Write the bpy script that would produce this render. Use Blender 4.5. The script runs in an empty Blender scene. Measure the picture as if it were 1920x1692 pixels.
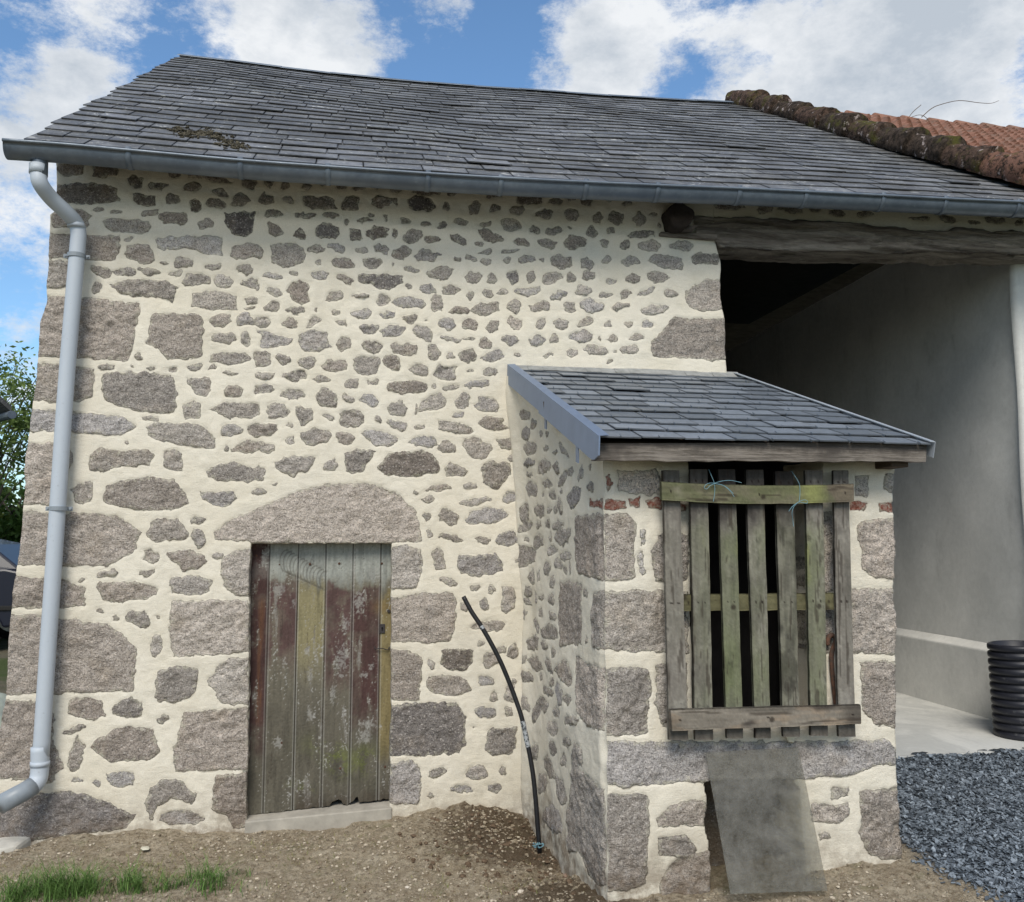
import bpy, math, random
import numpy as np
from mathutils import Vector, Matrix
R = math.radians
random.seed(7); rng = np.random.default_rng(11)
sc = bpy.context.scene
COL = sc.collection

# ------------------------------------------------------------------ camera
EYE = 1.6; CD = 5.25; FPX = 1700.0; PITCH = R(5.78); YAW = R(10.5)
cam = bpy.data.cameras.new('camera'); camo = bpy.data.objects.new('camera', cam); COL.objects.link(camo)
camo.location = (0, -CD, EYE); camo.rotation_euler = (R(90) + PITCH, 0, -YAW)
cam.sensor_width = 36; cam.sensor_fit = 'HORIZONTAL'; cam.lens = FPX / 1920 * 36
cam.clip_start = 0.05; cam.clip_end = 2000
sc.camera = camo

def raydir(px, py):
    X = px - 960.0; Y = 846.0 - py
    f = math.cos(PITCH) * FPX - math.sin(PITCH) * Y
    u = math.sin(PITCH) * FPX + math.cos(PITCH) * Y
    return (f * math.sin(YAW) + X * math.cos(YAW), f * math.cos(YAW) - X * math.sin(YAW), u)
def onY(px, py, y):
    d = raydir(px, py); t = (y + CD) / d[1]
    return Vector((d[0] * t, y, EYE + d[2] * t))
def onZ(px, py, z):
    d = raydir(px, py); t = (z - EYE) / d[2]
    return Vector((d[0] * t, -CD + d[1] * t, z))

# ------------------------------------------------------------------ world, sun, exposure
SUN_EL, SUN_AZ = R(46), R(196)       # azimuth clockwise from +Y: the light comes from behind the camera, a little left
w = bpy.data.worlds.new('World'); sc.world = w; w.use_nodes = True
nt = w.node_tree; nt.nodes.clear()
def N(t, **kw):
    n = nt.nodes.new(t)
    for k, v in kw.items(): setattr(n, k, v)
    return n
def L(a, b): nt.links.new(a, b)
out = N('ShaderNodeOutputWorld'); bg = N('ShaderNodeBackground')
sky = N('ShaderNodeTexSky'); sky.sky_type = 'NISHITA'; sky.sun_disc = False
sky.sun_elevation = SUN_EL; sky.sun_rotation = SUN_AZ; sky.air_density = 1.0; sky.dust_density = 0.6; sky.ozone_density = 2.0
bg.inputs['Strength'].default_value = 0.098
geo = N('ShaderNodeTexCoord')
def cloudnoise(scale, detail, rough, off=(0, 0, 0)):
    m = N('ShaderNodeMapping'); m.inputs['Scale'].default_value = (1, 1, 1.7); m.inputs['Location'].default_value = off
    L(geo.outputs['Generated'], m.inputs['Vector'])
    n = N('ShaderNodeTexNoise'); n.inputs['Scale'].default_value = scale; n.inputs['Detail'].default_value = detail
    n.inputs['Roughness'].default_value = rough; L(m.outputs[0], n.inputs['Vector']); return n.outputs['Fac']
def math2(op, a, b, clamp=False):
    n = N('ShaderNodeMath', operation=op); n.use_clamp = clamp
    for i, v in enumerate((a, b)):
        if isinstance(v, (int, float)): n.inputs[i].default_value = v
        else: L(v, n.inputs[i])
    return n.outputs[0]
dens = math2('ADD', math2('MULTIPLY', cloudnoise(5.5, 10, 0.60, (3.1, 1.2, 0.4)), 0.75), math2('MULTIPLY', cloudnoise(13.0, 10, 0.72, (0.3, 5.2, 2.4)), 0.85))
# banks of cloud and gaps of blue where the photograph has them: (px, py, radius deg, weight)
for (px, py, rad, wt) in [(60, 170, 6, .10), (470, 30, 4, .10), (600, 55, 3.6, .22), (690, 90, 2.2, .14), (830, 35, 2.4, .19), (230, 20, 4, .10), (1120, 110, 3.6, .22), (1200, 40, 3.5, .16), (160, 20, 2, -.08), (60, 40, 2, -.1), (330, 80, 2.5, -.10), (20, 620, 3, -.12), (20, 430, 2.0, -.08),
                          (1640, 150, 6, .24), (1880, 120, 8, .22), (1400, 150, 4, .12), (1330, 60, 6, .05),
                          (860, 110, 4.5, -.16), (1000, 10, 4, -.10), (1560, 0, 2.2, -.10), (300, 120, 3, -.08), (20, 500, 8, .16), (700, 140, 4, -.12), (1260, 140, 2.2, -.12), (1240, 0, 4.0, -.06), (20, 330, 3, -.03)]:
    d = Vector(raydir(px, py)).normalized()
    dp = N('ShaderNodeVectorMath', operation='DOT_PRODUCT'); nv = N('ShaderNodeVectorMath', operation='NORMALIZE')
    L(geo.outputs['Generated'], nv.inputs[0]); L(nv.outputs[0], dp.inputs[0]); dp.inputs[1].default_value = d
    mr = N('ShaderNodeMapRange', interpolation_type='SMOOTHSTEP'); L(dp.outputs['Value'], mr.inputs['Value'])
    mr.inputs['From Min'].default_value = math.cos(R(rad * 1.5)); mr.inputs['From Max'].default_value = math.cos(R(rad * 0.25))
    mr.inputs['To Min'].default_value = 0; mr.inputs['To Max'].default_value = wt
    dens = math2('ADD', dens, mr.outputs[0])
# unseen denser cloud added behind the camera to set the fill light
sep = N('ShaderNodeSeparateXYZ'); L(geo.outputs['Generated'], sep.inputs[0])
mb = N('ShaderNodeMapRange', interpolation_type='SMOOTHSTEP'); L(sep.outputs['Y'], mb.inputs['Value'])
mb.inputs['From Min'].default_value = 0.25; mb.inputs['From Max'].default_value = -0.6; mb.inputs['To Min'].default_value = 0; mb.inputs['To Max'].default_value = 0.12
dens = math2('ADD', dens, mb.outputs[0])
cov = N('ShaderNodeMapRange', interpolation_type='SMOOTHSTEP'); L(dens, cov.inputs['Value'])
cov.inputs['From Min'].default_value = 0.77; cov.inputs['From Max'].default_value = 1.02; cov.inputs['To Max'].default_value = 0.96
shade = N('ShaderNodeMapRange'); L(math2('ADD', math2('MULTIPLY', dens, 0.45), math2('MULTIPLY', cloudnoise(7.5, 9, 0.62, (8.2, 3.3, 1.0)), 1.5)), shade.inputs['Value'])
shade.inputs['From Min'].default_value = 1.05; shade.inputs['From Max'].default_value = 1.48
cr = N('ShaderNodeValToRGB'); L(shade.outputs[0], cr.inputs['Fac'])
CW = 9.2
cr.color_ramp.elements[0].color = (0.96, 0.98, 1.0, 1); cr.color_ramp.elements[1].color = (0.56, 0.62, 0.69, 1)
mulc = N('ShaderNodeVectorMath', operation='SCALE'); L(cr.outputs['Color'], mulc.inputs[0]); mulc.inputs['Scale'].default_value = CW
skyg = N('ShaderNodeVectorMath', operation='MULTIPLY'); L(sky.outputs[0], skyg.inputs[0]); skyg.inputs[1].default_value = (1.32, 1.62, 1.76)
mix = N('ShaderNodeMix', data_type='RGBA'); L(cov.outputs[0], mix.inputs['Factor']); L(skyg.outputs[0], mix.inputs['A']); L(mulc.outputs[0], mix.inputs['B'])
L(mix.outputs['Result'], bg.inputs['Color']); L(bg.outputs[0], out.inputs[0])

sl = bpy.data.lights.new('sun', 'SUN'); sl.energy = 3.0; sl.angle = R(26); sl.color = (1.0, 0.93, 0.82)
so = bpy.data.objects.new('sun', sl); COL.objects.link(so)
sd_ = Vector((math.sin(SUN_AZ) * math.cos(SUN_EL), math.cos(SUN_AZ) * math.cos(SUN_EL), math.sin(SUN_EL)))
so.rotation_euler = sd_.to_track_quat('Z', 'Y').to_euler(); so.location = sd_ * 30
sc.view_settings.view_transform = 'Standard'; sc.view_settings.look = 'None'; sc.view_settings.gamma = 1
sc.view_settings.exposure = 0.07
sc.cycles.max_bounces = 6; sc.cycles.diffuse_bounces = 3; sc.cycles.transparent_max_bounces = 16
sc.cycles.use_denoising = True; sc.cycles.caustics_reflective = False; sc.cycles.caustics_refractive = False

# ------------------------------------------------------------------ helpers
def _h(ix, iy, iz, seed):
    h = (ix.astype(np.int64) * 374761393 + iy.astype(np.int64) * 668265263 + iz.astype(np.int64) * 2147483647 + seed * 1274126177) & 0xffffffff
    h = ((h ^ (h >> 13)) * 1274126177) & 0xffffffff
    h = ((h ^ (h >> 16)) * 2246822519) & 0xffffffff
    return ((h ^ (h >> 15)) & 0xffffff) / float(0xffffff) * 2 - 1
def vn(P, f, seed=0, ani=(1, 1, 1)):
    """value noise in -1..1 at points P (n,3)"""
    q = np.asarray(P, float) * f * np.array(ani); i = np.floor(q); t = q - i; t = t * t * (3 - 2 * t); i = i.astype(np.int64)
    r = 0
    for dx in (0, 1):
        wx = t[:, 0] if dx else 1 - t[:, 0]
        for dy in (0, 1):
            wy = t[:, 1] if dy else 1 - t[:, 1]
            for dz in (0, 1):
                wz = t[:, 2] if dz else 1 - t[:, 2]
                r = r + wx * wy * wz * _h(i[:, 0] + dx, i[:, 1] + dy, i[:, 2] + dz, seed)
    return r
def fbm(P, f, o=4, seed=0, g=.5, ani=(1, 1, 1)):
    a = 1; r = 0; s = 0
    for k in range(o):
        r = r + a * vn(P, f, seed + k * 17, ani); s += a; a *= g; f *= 2.03
    return r / s * 1.6
def ss(a, b, x):
    t = np.clip((x - a) / (b - a), 0, 1); return t * t * (3 - 2 * t)
def srgb(r, g, b):
    f = lambda c: (c / 255 / 12.92) if c / 255 <= .04045 else ((c / 255 + .055) / 1.055) ** 2.4
    return np.array([f(r), f(g), f(b)])

def mesh_obj(name, V, F, mat=None, parent=None, attrs=None, smooth=False, col=None):
    V = np.asarray(V, float); me = bpy.data.meshes.new(name)
    if isinstance(F, np.ndarray) and F.ndim == 2:
        n = F.shape[1]; me.vertices.add(len(V)); me.vertices.foreach_set('co', V.ravel().astype(np.float32))
        me.loops.add(F.size); me.loops.foreach_set('vertex_index', F.ravel().astype(np.int32))
        me.polygons.add(len(F)); me.polygons.foreach_set('loop_start', (np.arange(len(F)) * n).astype(np.int32))
        me.update(calc_edges=True)
    else:
        me.from_pydata([tuple(v) for v in V], [], [tuple(int(i) for i in f) for f in F]); me.update()
    if smooth: me.polygons.foreach_set('use_smooth', np.ones(len(me.polygons), bool))
    for k, a in (attrs or {}).items():
        at = me.attributes.new(k, 'FLOAT', 'POINT'); at.data.foreach_set('value', np.asarray(a, np.float32))
    if col is not None:
        at = me.attributes.new('Col', 'FLOAT_COLOR', 'POINT')
        c4 = np.ones((len(V), 4), np.float32); c4[:, :3] = np.clip(col, 0, 1); at.data.foreach_set('color', c4.ravel())
    if mat: me.materials.append(mat)
    o = bpy.data.objects.new(name, me); COL.objects.link(o)
    if parent: o.parent = parent; o.matrix_parent_inverse = Matrix.Translation(-parent.location)
    return o
def thing(name, label, cat, loc=(0, 0, 0), group=None):
    o = bpy.data.objects.new(name, None); COL.objects.link(o); o.location = loc; o.empty_display_size = .1
    o['label'] = label; o['category'] = cat
    if group: o['group'] = group
    return o
def tag(o, label, cat, group=None):
    o['label'] = label; o['category'] = cat
    if group: o['group'] = group
    return o

class MB:
    def __init__(s): s.v = []; s.f = []; s.a = []
    def add(s, V, F, a=0.0):
        n = len(s.v); s.v += [tuple(p) for p in V]; s.f += [tuple(i + n for i in f) for f in F]; s.a += [a] * len(V)
    def box(s, x0, x1, y0, y1, z0, z1, a=0.0):
        s.hexa([(x0, y0, z0), (x1, y0, z0), (x1, y1, z0), (x0, y1, z0), (x0, y0, z1), (x1, y0, z1), (x1, y1, z1), (x0, y1, z1)], a)
    def hexa(s, P, a=0.0):
        s.add(P, [(0, 3, 2, 1), (4, 5, 6, 7), (0, 1, 5, 4), (1, 2, 6, 5), (2, 3, 7, 6), (3, 0, 4, 7)], a)
    def tube(s, pts, r, n=10, cap=True, a=0.0, squash=None):
        pts = [Vector(p) for p in pts]; m = len(pts); rr = r if hasattr(r, '__len__') else [r] * m
        base = len(s.v); up = None; V = []
        for i, p in enumerate(pts):
            t = (pts[min(i + 1, m - 1)] - pts[max(i - 1, 0)]).normalized()
            if up is None:
                up = Vector((0, 0, 1)) if abs(t.z) < .9 else Vector((1, 0, 0))
            x = t.cross(up).normalized(); up = x.cross(t).normalized()
            for k in range(n):
                A = 2 * math.pi * k / n; V.append(p + (x * math.cos(A) + up * math.sin(A)) * rr[i])
        F = [(i * n + k, i * n + (k + 1) % n, (i + 1) * n + (k + 1) % n, (i + 1) * n + k) for i in range(m - 1) for k in range(n)]
        if cap: F += [tuple(reversed(range(n))), tuple(range((m - 1) * n, m * n))]
        s.add(V, F, a)
    def build(s, name, mat, parent=None, smooth=False, bevel=0, attr='rnd'):
        o = mesh_obj(name, s.v, s.f, mat, parent, {attr: s.a}, smooth)
        if bevel:
            b = o.modifiers.new('bevel', 'BEVEL'); b.width = bevel; b.segments = 2; b.limit_method = 'ANGLE'
        return o
def catmull(P, n=6):
    P = [Vector(p) for p in P]; Q = [P[0] * 2 - P[1]] + P + [P[-1] * 2 - P[-2]]; o = []
    for i in range(1, len(Q) - 2):
        for k in range(n):
            t = k / n; a, b, c, d = Q[i - 1], Q[i], Q[i + 1], Q[i + 2]
            o.append(.5 * ((2 * b) + (c - a) * t + (2 * a - 5 * b + 4 * c - d) * t * t + (3 * b - a - 3 * c + d) * t ** 3))
    return o + [P[-1]]

# ------------------------------------------------------------------ material builder
class M:
    def __init__(s, name, rough=.8, spec=.3):
        s.m = bpy.data.materials.new(name); s.m.use_nodes = True; s.t = s.m.node_tree
        s.b = s.t.nodes['Principled BSDF']; s.b.inputs['Roughness'].default_value = rough
        s.b.inputs['Specular IOR Level'].default_value = spec; s.tc = s.t.nodes.new('ShaderNodeTexCoord')
    def n(s, t, **kw):
        q = s.t.nodes.new(t)
        for k, v in kw.items(): setattr(q, k, v)
        return q
    def l(s, a, b): s.t.links.new(a, b)
    def set(s, inp, v):
        if hasattr(v, 'is_linked') or hasattr(v, 'links'): s.l(v, inp)
        elif hasattr(v, '__len__') and len(v) == 3 and inp.type == 'RGBA': inp.default_value = (*v, 1)
        else: inp.default_value = v
    def noise(s, sc_, det=4, rough=.6, ani=(1, 1, 1), off=(0, 0, 0), dist=0):
        mp = s.n('ShaderNodeMapping'); mp.inputs['Scale'].default_value = ani; mp.inputs['Location'].default_value = off
        s.l(s.tc.outputs['Object'], mp.inputs['Vector'])
        q = s.n('ShaderNodeTexNoise'); q.inputs['Scale'].default_value = sc_; q.inputs['Detail'].default_value = det
        q.inputs['Roughness'].default_value = rough; q.inputs['Distortion'].default_value = dist
        s.l(mp.outputs[0], q.inputs['Vector']); return q.outputs['Fac']
    def voro(s, sc_, feat='F1', outp='Distance'):
        q = s.n('ShaderNodeTexVoronoi'); q.inputs['Scale'].default_value = sc_; q.feature = feat
        s.l(s.tc.outputs['Object'], q.inputs['Vector']); return q.outputs[outp]
    def attr(s, name, o='Fac'):
        q = s.n('ShaderNodeAttribute'); q.attribute_name = name; return q.outputs[o]
    def map(s, v, a, b, c=0., d=1., smooth=True):
        q = s.n('ShaderNodeMapRange', interpolation_type='SMOOTHSTEP' if smooth else 'LINEAR'); s.set(q.inputs['Value'], v)
        q.inputs['From Min'].default_value = a; q.inputs['From Max'].default_value = b
        q.inputs['To Min'].default_value = c; q.inputs['To Max'].default_value = d; return q.outputs[0]
    def op(s, o, a, b=0., clamp=False):
        q = s.n('ShaderNodeMath', operation=o); q.use_clamp = clamp; s.set(q.inputs[0], a); s.set(q.inputs[1], b); return q.outputs[0]
    def mix(s, f, a, b, bl='MIX'):
        q = s.n('ShaderNodeMix', data_type='RGBA', blend_type=bl); s.set(q.inputs['Factor'], f); s.set(q.inputs['A'], a); s.set(q.inputs['B'], b); return q.outputs['Result']
    def bright(s, c, f):   # colour times scalar
        q = s.n('ShaderNodeVectorMath', operation='SCALE'); s.set(q.inputs[0], c) if hasattr(c, 'links') else setattr(q.inputs[0], 'default_value', c); s.set(q.inputs['Scale'], f); return q.outputs[0]
    def color(s, c): s.set(s.b.inputs['Base Color'], c)
    def bump(s, h, st=.5, dist=.01):
        q = s.n('ShaderNodeBump'); q.inputs['Strength'].default_value = st; q.inputs['Distance'].default_value = dist
        s.l(h, q.inputs['Height']); s.l(q.outputs[0], s.b.inputs['Normal'])

# rubble wall: lime mortar and granite, told apart by the 'sd' attribute of the mesh (metres inside a stone)
def make_wall_mat():
    m = M('rubble_wall', .9, .15)
    sd = m.attr('sd'); tone = m.attr('tone'); hue = m.attr('hue'); dirt = m.attr('dirt')
    edge = m.op('ADD', sd, m.op('MULTIPLY', m.op('SUBTRACT', m.noise(70, 4, .7), .5), .016))
    mask = m.map(edge, -.0012, .0022)
    g1 = m.noise(210, 3, .75); g2 = m.noise(85, 3, .65, off=(3, 1, 2)); g3 = m.noise(9, 4, .6, off=(5, 2, 7)); cr_ = m.voro(170, 'F1', 'Color')
    base = m.mix(tone, (.64, .585, .525), (.085, .072, .063))
    base = m.mix(m.map(hue, 0, 1, 0, .6, False), base, m.mix(tone, (.62, .60, .61), (.092, .083, .09)))       # greyish violet schist
    base = m.mix(m.map(hue, 0, -1, 0, .62, False), base, m.mix(tone, (.62, .53, .46), (.088, .070, .058)))    # brown granite
    base = m.mix(m.map(g3, .5, .75, 0, .55), base, m.bright(base, .72))
    base = m.mix(m.map(m.noise(5, 3, .6, off=(2, 8, 3)), .52, .7, 0, .3), base, (.38, .31, .235))
    g5 = m.noise(30, 5, .72, (1, 1, 1.8), off=(4, 9, 2), dist=.8); g6 = m.noise(13, 5, .7, (1, 1, 1.5), off=(8, 2, 6))
    base = m.mix(m.map(g5, .44, .34, 0, .62), base, m.bright(base, .48)); base = m.mix(m.map(g5, .56, .68, 0, .5), base, m.bright(base, 1.38)); base = m.bright(base, m.map(g6, .3, .7, .78, 1.24, False))
    sp = m.op('ADD', m.map(g1, .3, .7, .40, 1.60, False), m.map(g2, .3, .7, -.26, .26, False))
    st = m.bright(base, sp)
    q = m.n('ShaderNodeSeparateColor'); m.l(cr_, q.inputs[0])
    st = m.mix(m.map(q.outputs[0], .93, .97, 0, .55), st, (.62, .58, .54))
    st = m.mix(m.map(q.outputs[1], .90, .96, 0, .5), st, (.07, .06, .06))
    # brick / special tint
    br = m.attr('brick'); bc = m.mix(m.map(m.noise(60, 4, .7), .4, .65), (.27, .095, .065), (.42, .27, .22))
    st = m.mix(br, st, bc)
    mo = m.mix(m.map(m.noise(2.2, 4, .6), .35, .7), (.70, .655, .56), (.655, .605, .50))
    mo = m.mix(m.map(m.noise(11, 5, .7, off=(9, 1, 4)), .52, .78, 0, .4), mo, (.55, .505, .405))
    mo = m.bright(mo, m.map(m.noise(240, 2, .7), .25, .75, .88, 1.1, False))
    mo = m.mix(m.map(m.noise(1.6, 5, .65, (1, 1, .6), off=(2, 9, 9)), .54, .72, 0, .35), mo, (.47, .44, .37))
    mo = m.mix(m.map(m.noise(30, 5, .75, (.6, 1, 1.4), off=(1, 4, 8)), .60, .72, 0, .4), mo, (.50, .455, .36))
    c = m.mix(mask, mo, st)
    # stones half skimmed with lime: pale scum on part of the face
    scum = m.map(m.op('ADD', m.op('MULTIPLY', m.noise(44, 6, .78, off=(1, 7, 2)), 1.), m.map(sd, 0, .035, .20, 0, False)), .64, .74, 0, .72)
    c = m.mix(m.op('MULTIPLY', scum, mask), c, (.55, .52, .42))
    # dark rim where mortar meets the stone
    rim = m.op('MULTIPLY', m.map(edge, -.004, .0005), m.map(edge, .001, .006, 1, 0))
    c = m.mix(m.op('MULTIPLY', rim, .22), c, m.bright(c, .5))
    d2 = m.op('MULTIPLY', dirt, m.map(m.noise(14, 5, .7), .3, .65))
    c = m.mix(d2, c, (.17, .125, .085))
    m.color(c)
    h = m.op('ADD', m.op('MULTIPLY', mask, m.op('ADD', m.op('ADD', m.op('MULTIPLY', g1, .55), m.op('MULTIPLY', g2, 1.1)), m.op('MULTIPLY', g5, 2.2))), m.op('MULTIPLY', m.op('SUBTRACT', 1, mask), m.op('ADD', m.op('MULTIPLY', m.noise(150, 4, .7), .40), m.op('MULTIPLY', m.noise(26, 5, .7, (.5, 1, 1.6), off=(6, 1, 3), dist=1.), .38))))
    m.bump(h, .9, .008)
    return m.m
MAT = {}
MAT['wall'] = make_wall_mat()

def simple(name, c, rough=.8, spec=.3, nz=0, amt=.2, bump=0, metal=0, ani=(1, 1, 1), det=4):
    m = M(name, rough, spec); m.b.inputs['Metallic'].default_value = metal
    if nz:
        f = m.noise(nz, det, .65, ani); m.color(m.bright(tuple(c), m.map(f, .25, .75, 1 - amt, 1 + amt, False)))
        if bump: m.bump(f, .6, bump)
    else: m.color(tuple(c))
    return m.m
# ------------------------------------------------------------------ stones of the walls, as seen: "cx cy w h [rot] tone kind"
# tone 1 light .. 9 dark with an optional letter: p violet, b brown; kind e rounded, r squarish, t triangular
SA = """500 140 210 100 0 6b r;750 150 210 100 0 8b r;975 230 135 90 10 7;1140 265 150 60 5 7;1385 275 115 75 0 7b;1240 170 140 60 15 7b;1500 195 340 80 8 6b;1800 240 110 110 0 6;1900 350 90 80 0 6;630 315 460 160 3 7b r;1035 360 185 85 0 8b r;1235 355 130 70 0 7;1400 400 100 105 0 8b t;1575 315 140 60 10 7b;1550 395 150 85 5 7b r;1730 370 145 95 5 7;705 430 85 40 5 6;830 450 100 40 5 5;1080 455 140 55 0 4 r;1250 495 210 100 0 5b r;1475 535 120 80 -15 5;505 500 290 145 0 5b r;910 550 320 105 3 4 r;930 650 75 35 0 4;1770 735 260 110 0 4b;1010 750 210 130 5 5b r;1180 815 65 35 10 4;1330 815 185 80 8 5;1530 845 120 60 -10 5;1765 865 120 85 0 5;725 880 180 85 12 5;900 880 150 75 0 5;1070 875 150 65 15 4;1260 893 120 50 5 4;1415 940 200 110 0 5;1605 955 150 100 15 4;1805 970 150 80 15 5;695 990 85 110 15 4;1545 1090 345 135 3 4 r;1810 1090 100 60 25 5;1800 1140 80 25 0 4;1590 1235 145 105 -10 4b;1765 1220 145 100 0 5p;1890 1245 90 90 0 5;1610 1355 165 95 0 4;1770 1360 75 115 0 4;1650 1500 290 105 0 5;1870 1510 120 110 0 5;1000 1495 55 65 0 5 r;765 1570 130 40 5 5;948 1572 30 30 0 4;1080 1580 80 25 0 4;1245 1587 80 45 0 4 r;1405 1570 110 60 -5 5;1525 1567 50 60 30 5;1660 1607 135 35 5 5"""
SD = """1675 125 210 90 0 5b t;1900 110 160 70 -12 4p;1380 270 130 150 0 5 r;1710 265 370 125 -3 5;1085 330 160 45 0 4;1660 405 190 100 0 5p;1890 405 210 110 0 5b;910 498 35 40 0 4;1622 540 30 60 0 5;1790 535 280 90 0 4b;1250 630 145 140 0 5 r;1690 720 430 140 0 5;600 860 150 160 0 5 r;1860 850 120 50 0 5;1205 1130 285 190 10 5;1420 1055 100 65 0 5;1435 1180 90 150 0 5 r;1085 1315 170 110 0 5 t;1350 1345 290 140 0 5b;1570 1315 85 60 0 4;775 1440 160 55 -15 4;590 1490 85 40 0 4t;1060 1440 115 65 0 5b;1365 1530 320 140 0 5 r"""
SL = """555 78 45 35 0 5;637 115 35 45 0 5;770 120 150 100 0 6;880 108 35 35 0 5;865 265 80 120 10 4;973 485 235 210 0 6 r;475 620 220 120 0 6b r;710 620 165 125 0 6;900 680 80 55 0 5;410 735 135 40 -15 5;705 820 395 195 0 5b;420 875 90 190 10 5;418 1015 60 35 0 4p;530 1035 55 40 0 5p;665 1010 170 85 0 5p r;1010 1225 270 80 0 5p"""
SB = """100 235 80 100 0 6;215 260 80 70 -40 6;370 270 90 50 0 6;460 245 60 60 0 6;610 265 75 55 0 6;740 285 110 35 0 6;880 278 40 20 0 6;1020 290 110 50 0 7;1230 305 190 70 0 7b;1430 310 130 60 0 8;1720 330 140 50 0 7b;80 365 125 75 10 7;225 365 80 50 0 5;460 385 260 95 5 7b r;685 395 125 110 0 7 r;900 380 150 100 8 7b;1005 378 45 45 0 6;1185 395 205 110 0 9p r;1370 415 70 80 0 7t;1570 425 110 100 0 6;1725 425 90 55 0 6;1885 440 110 80 0 6;125 462 150 50 0 7;350 480 155 60 0 7;540 480 140 50 0 6;650 525 45 50 0 6;790 515 120 35 0 6b;835 480 60 30 0 6;935 500 40 60 0 6;1070 515 75 50 0 6;1225 540 70 40 0 6;1340 545 95 65 0 6 t;1480 520 110 55 0 6;1650 540 95 45 0 5;1840 540 160 100 8 4;130 580 135 95 20 6b;305 610 120 85 0 7b t;515 590 165 115 0 7p r;715 615 100 95 0 7b;875 600 170 100 0 7b;995 610 55 75 0 7 t;1130 620 155 110 0 6;1265 645 110 65 0 6b;1460 650 140 70 25 6;1695 625 180 90 20 6b;1610 675 75 40 0 5;10 735 90 110 0 5;228 760 230 180 0 5 r;435 720 150 60 0 4;590 712 130 65 10 4p;770 730 100 50 0 4;900 722 110 80 10 5p;1048 750 140 95 0 5b;1225 762 170 100 8 5p;1325 755 60 35 35 5p;1450 783 70 40 0 4;1550 785 90 55 20 4;1655 738 105 45 -10 4;1830 735 150 35 -5 4;1660 808 95 60 0 4;1805 800 55 50 30 4;455 815 50 40 0 4;630 825 195 80 5 5b;835 820 160 80 -5 5;978 838 40 25 -45 3;1120 862 125 50 15 5;1330 885 220 100 0 4;1565 915 150 110 0 5 t;1700 925 90 95 0 4;1855 920 95 110 -15 6p;115 912 145 50 10 4p;275 895 80 40 15 4;460 908 145 65 0 4p;650 940 135 70 10 5b;1100 985 55 50 0 4;1230 997 135 70 12 5p;1395 1010 145 80 10 5;1548 1050 50 70 0 4;1675 1035 80 65 0 5;1775 1030 85 50 -20 4;1895 1025 80 50 0 4p;15 990 40 50 0 5;310 1030 190 165 35 5b;128 1022 130 65 12 5;565 1057 135 80 -8 5;755 1060 130 40 5 5;910 1085 95 85 25 5;1100 1102 215 100 5 4p;1295 1115 115 120 -15 4;118 1130 110 95 20 4;278 1160 165 55 -3 5;437 1160 25 40 0 4;568 1172 75 45 10 4;762 1180 175 70 0 4p;950 1190 125 50 -15 5p;1112 1220 110 70 0 5;1230 1230 30 15 0 4;1475 1157 160 75 0 6b;1660 1145 170 105 -12 5;1860 1130 130 90 0 4;45 1235 110 85 0 4;248 1252 130 75 10 5b;410 1240 140 75 -20 4 t;615 1250 120 50 10 4;820 1290 140 90 -10 5p;985 1315 160 100 -15 5p;1200 1320 170 115 10 5p;1375 1253 120 95 15 4p;1540 1258 135 85 -5 5b;1708 1275 115 90 0 5;1865 1252 110 90 20 4b;422 1375 235 165 0 5p r;635 1398 135 105 -25 5;830 1420 190 90 15 5;1070 1438 185 105 0 5;1395 1365 150 50 12 4p;1525 1362 100 25 0 4;1645 1393 115 85 0 5b;1825 1372 120 90 0 5p;1275 1460 125 110 -10 5;1400 1488 55 60 0 5;1522 1485 115 110 0 6;1710 1490 175 85 -15 5p;1890 1478 60 30 0 3;50 1510 105 105 0 5 r;190 1510 120 90 30 5;375 1535 130 95 20 5;565 1555 200 90 8 4b;795 1555 185 150 0 5 r;985 1540 140 115 15 6b;1185 1590 125 100 20 5;1365 1610 155 130 0 6;1540 1588 60 30 0 5;1688 1602 115 80 0 5;65 1630 135 60 -12 4;290 1630 215 80 5 5;480 1655 120 60 0 5"""
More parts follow.
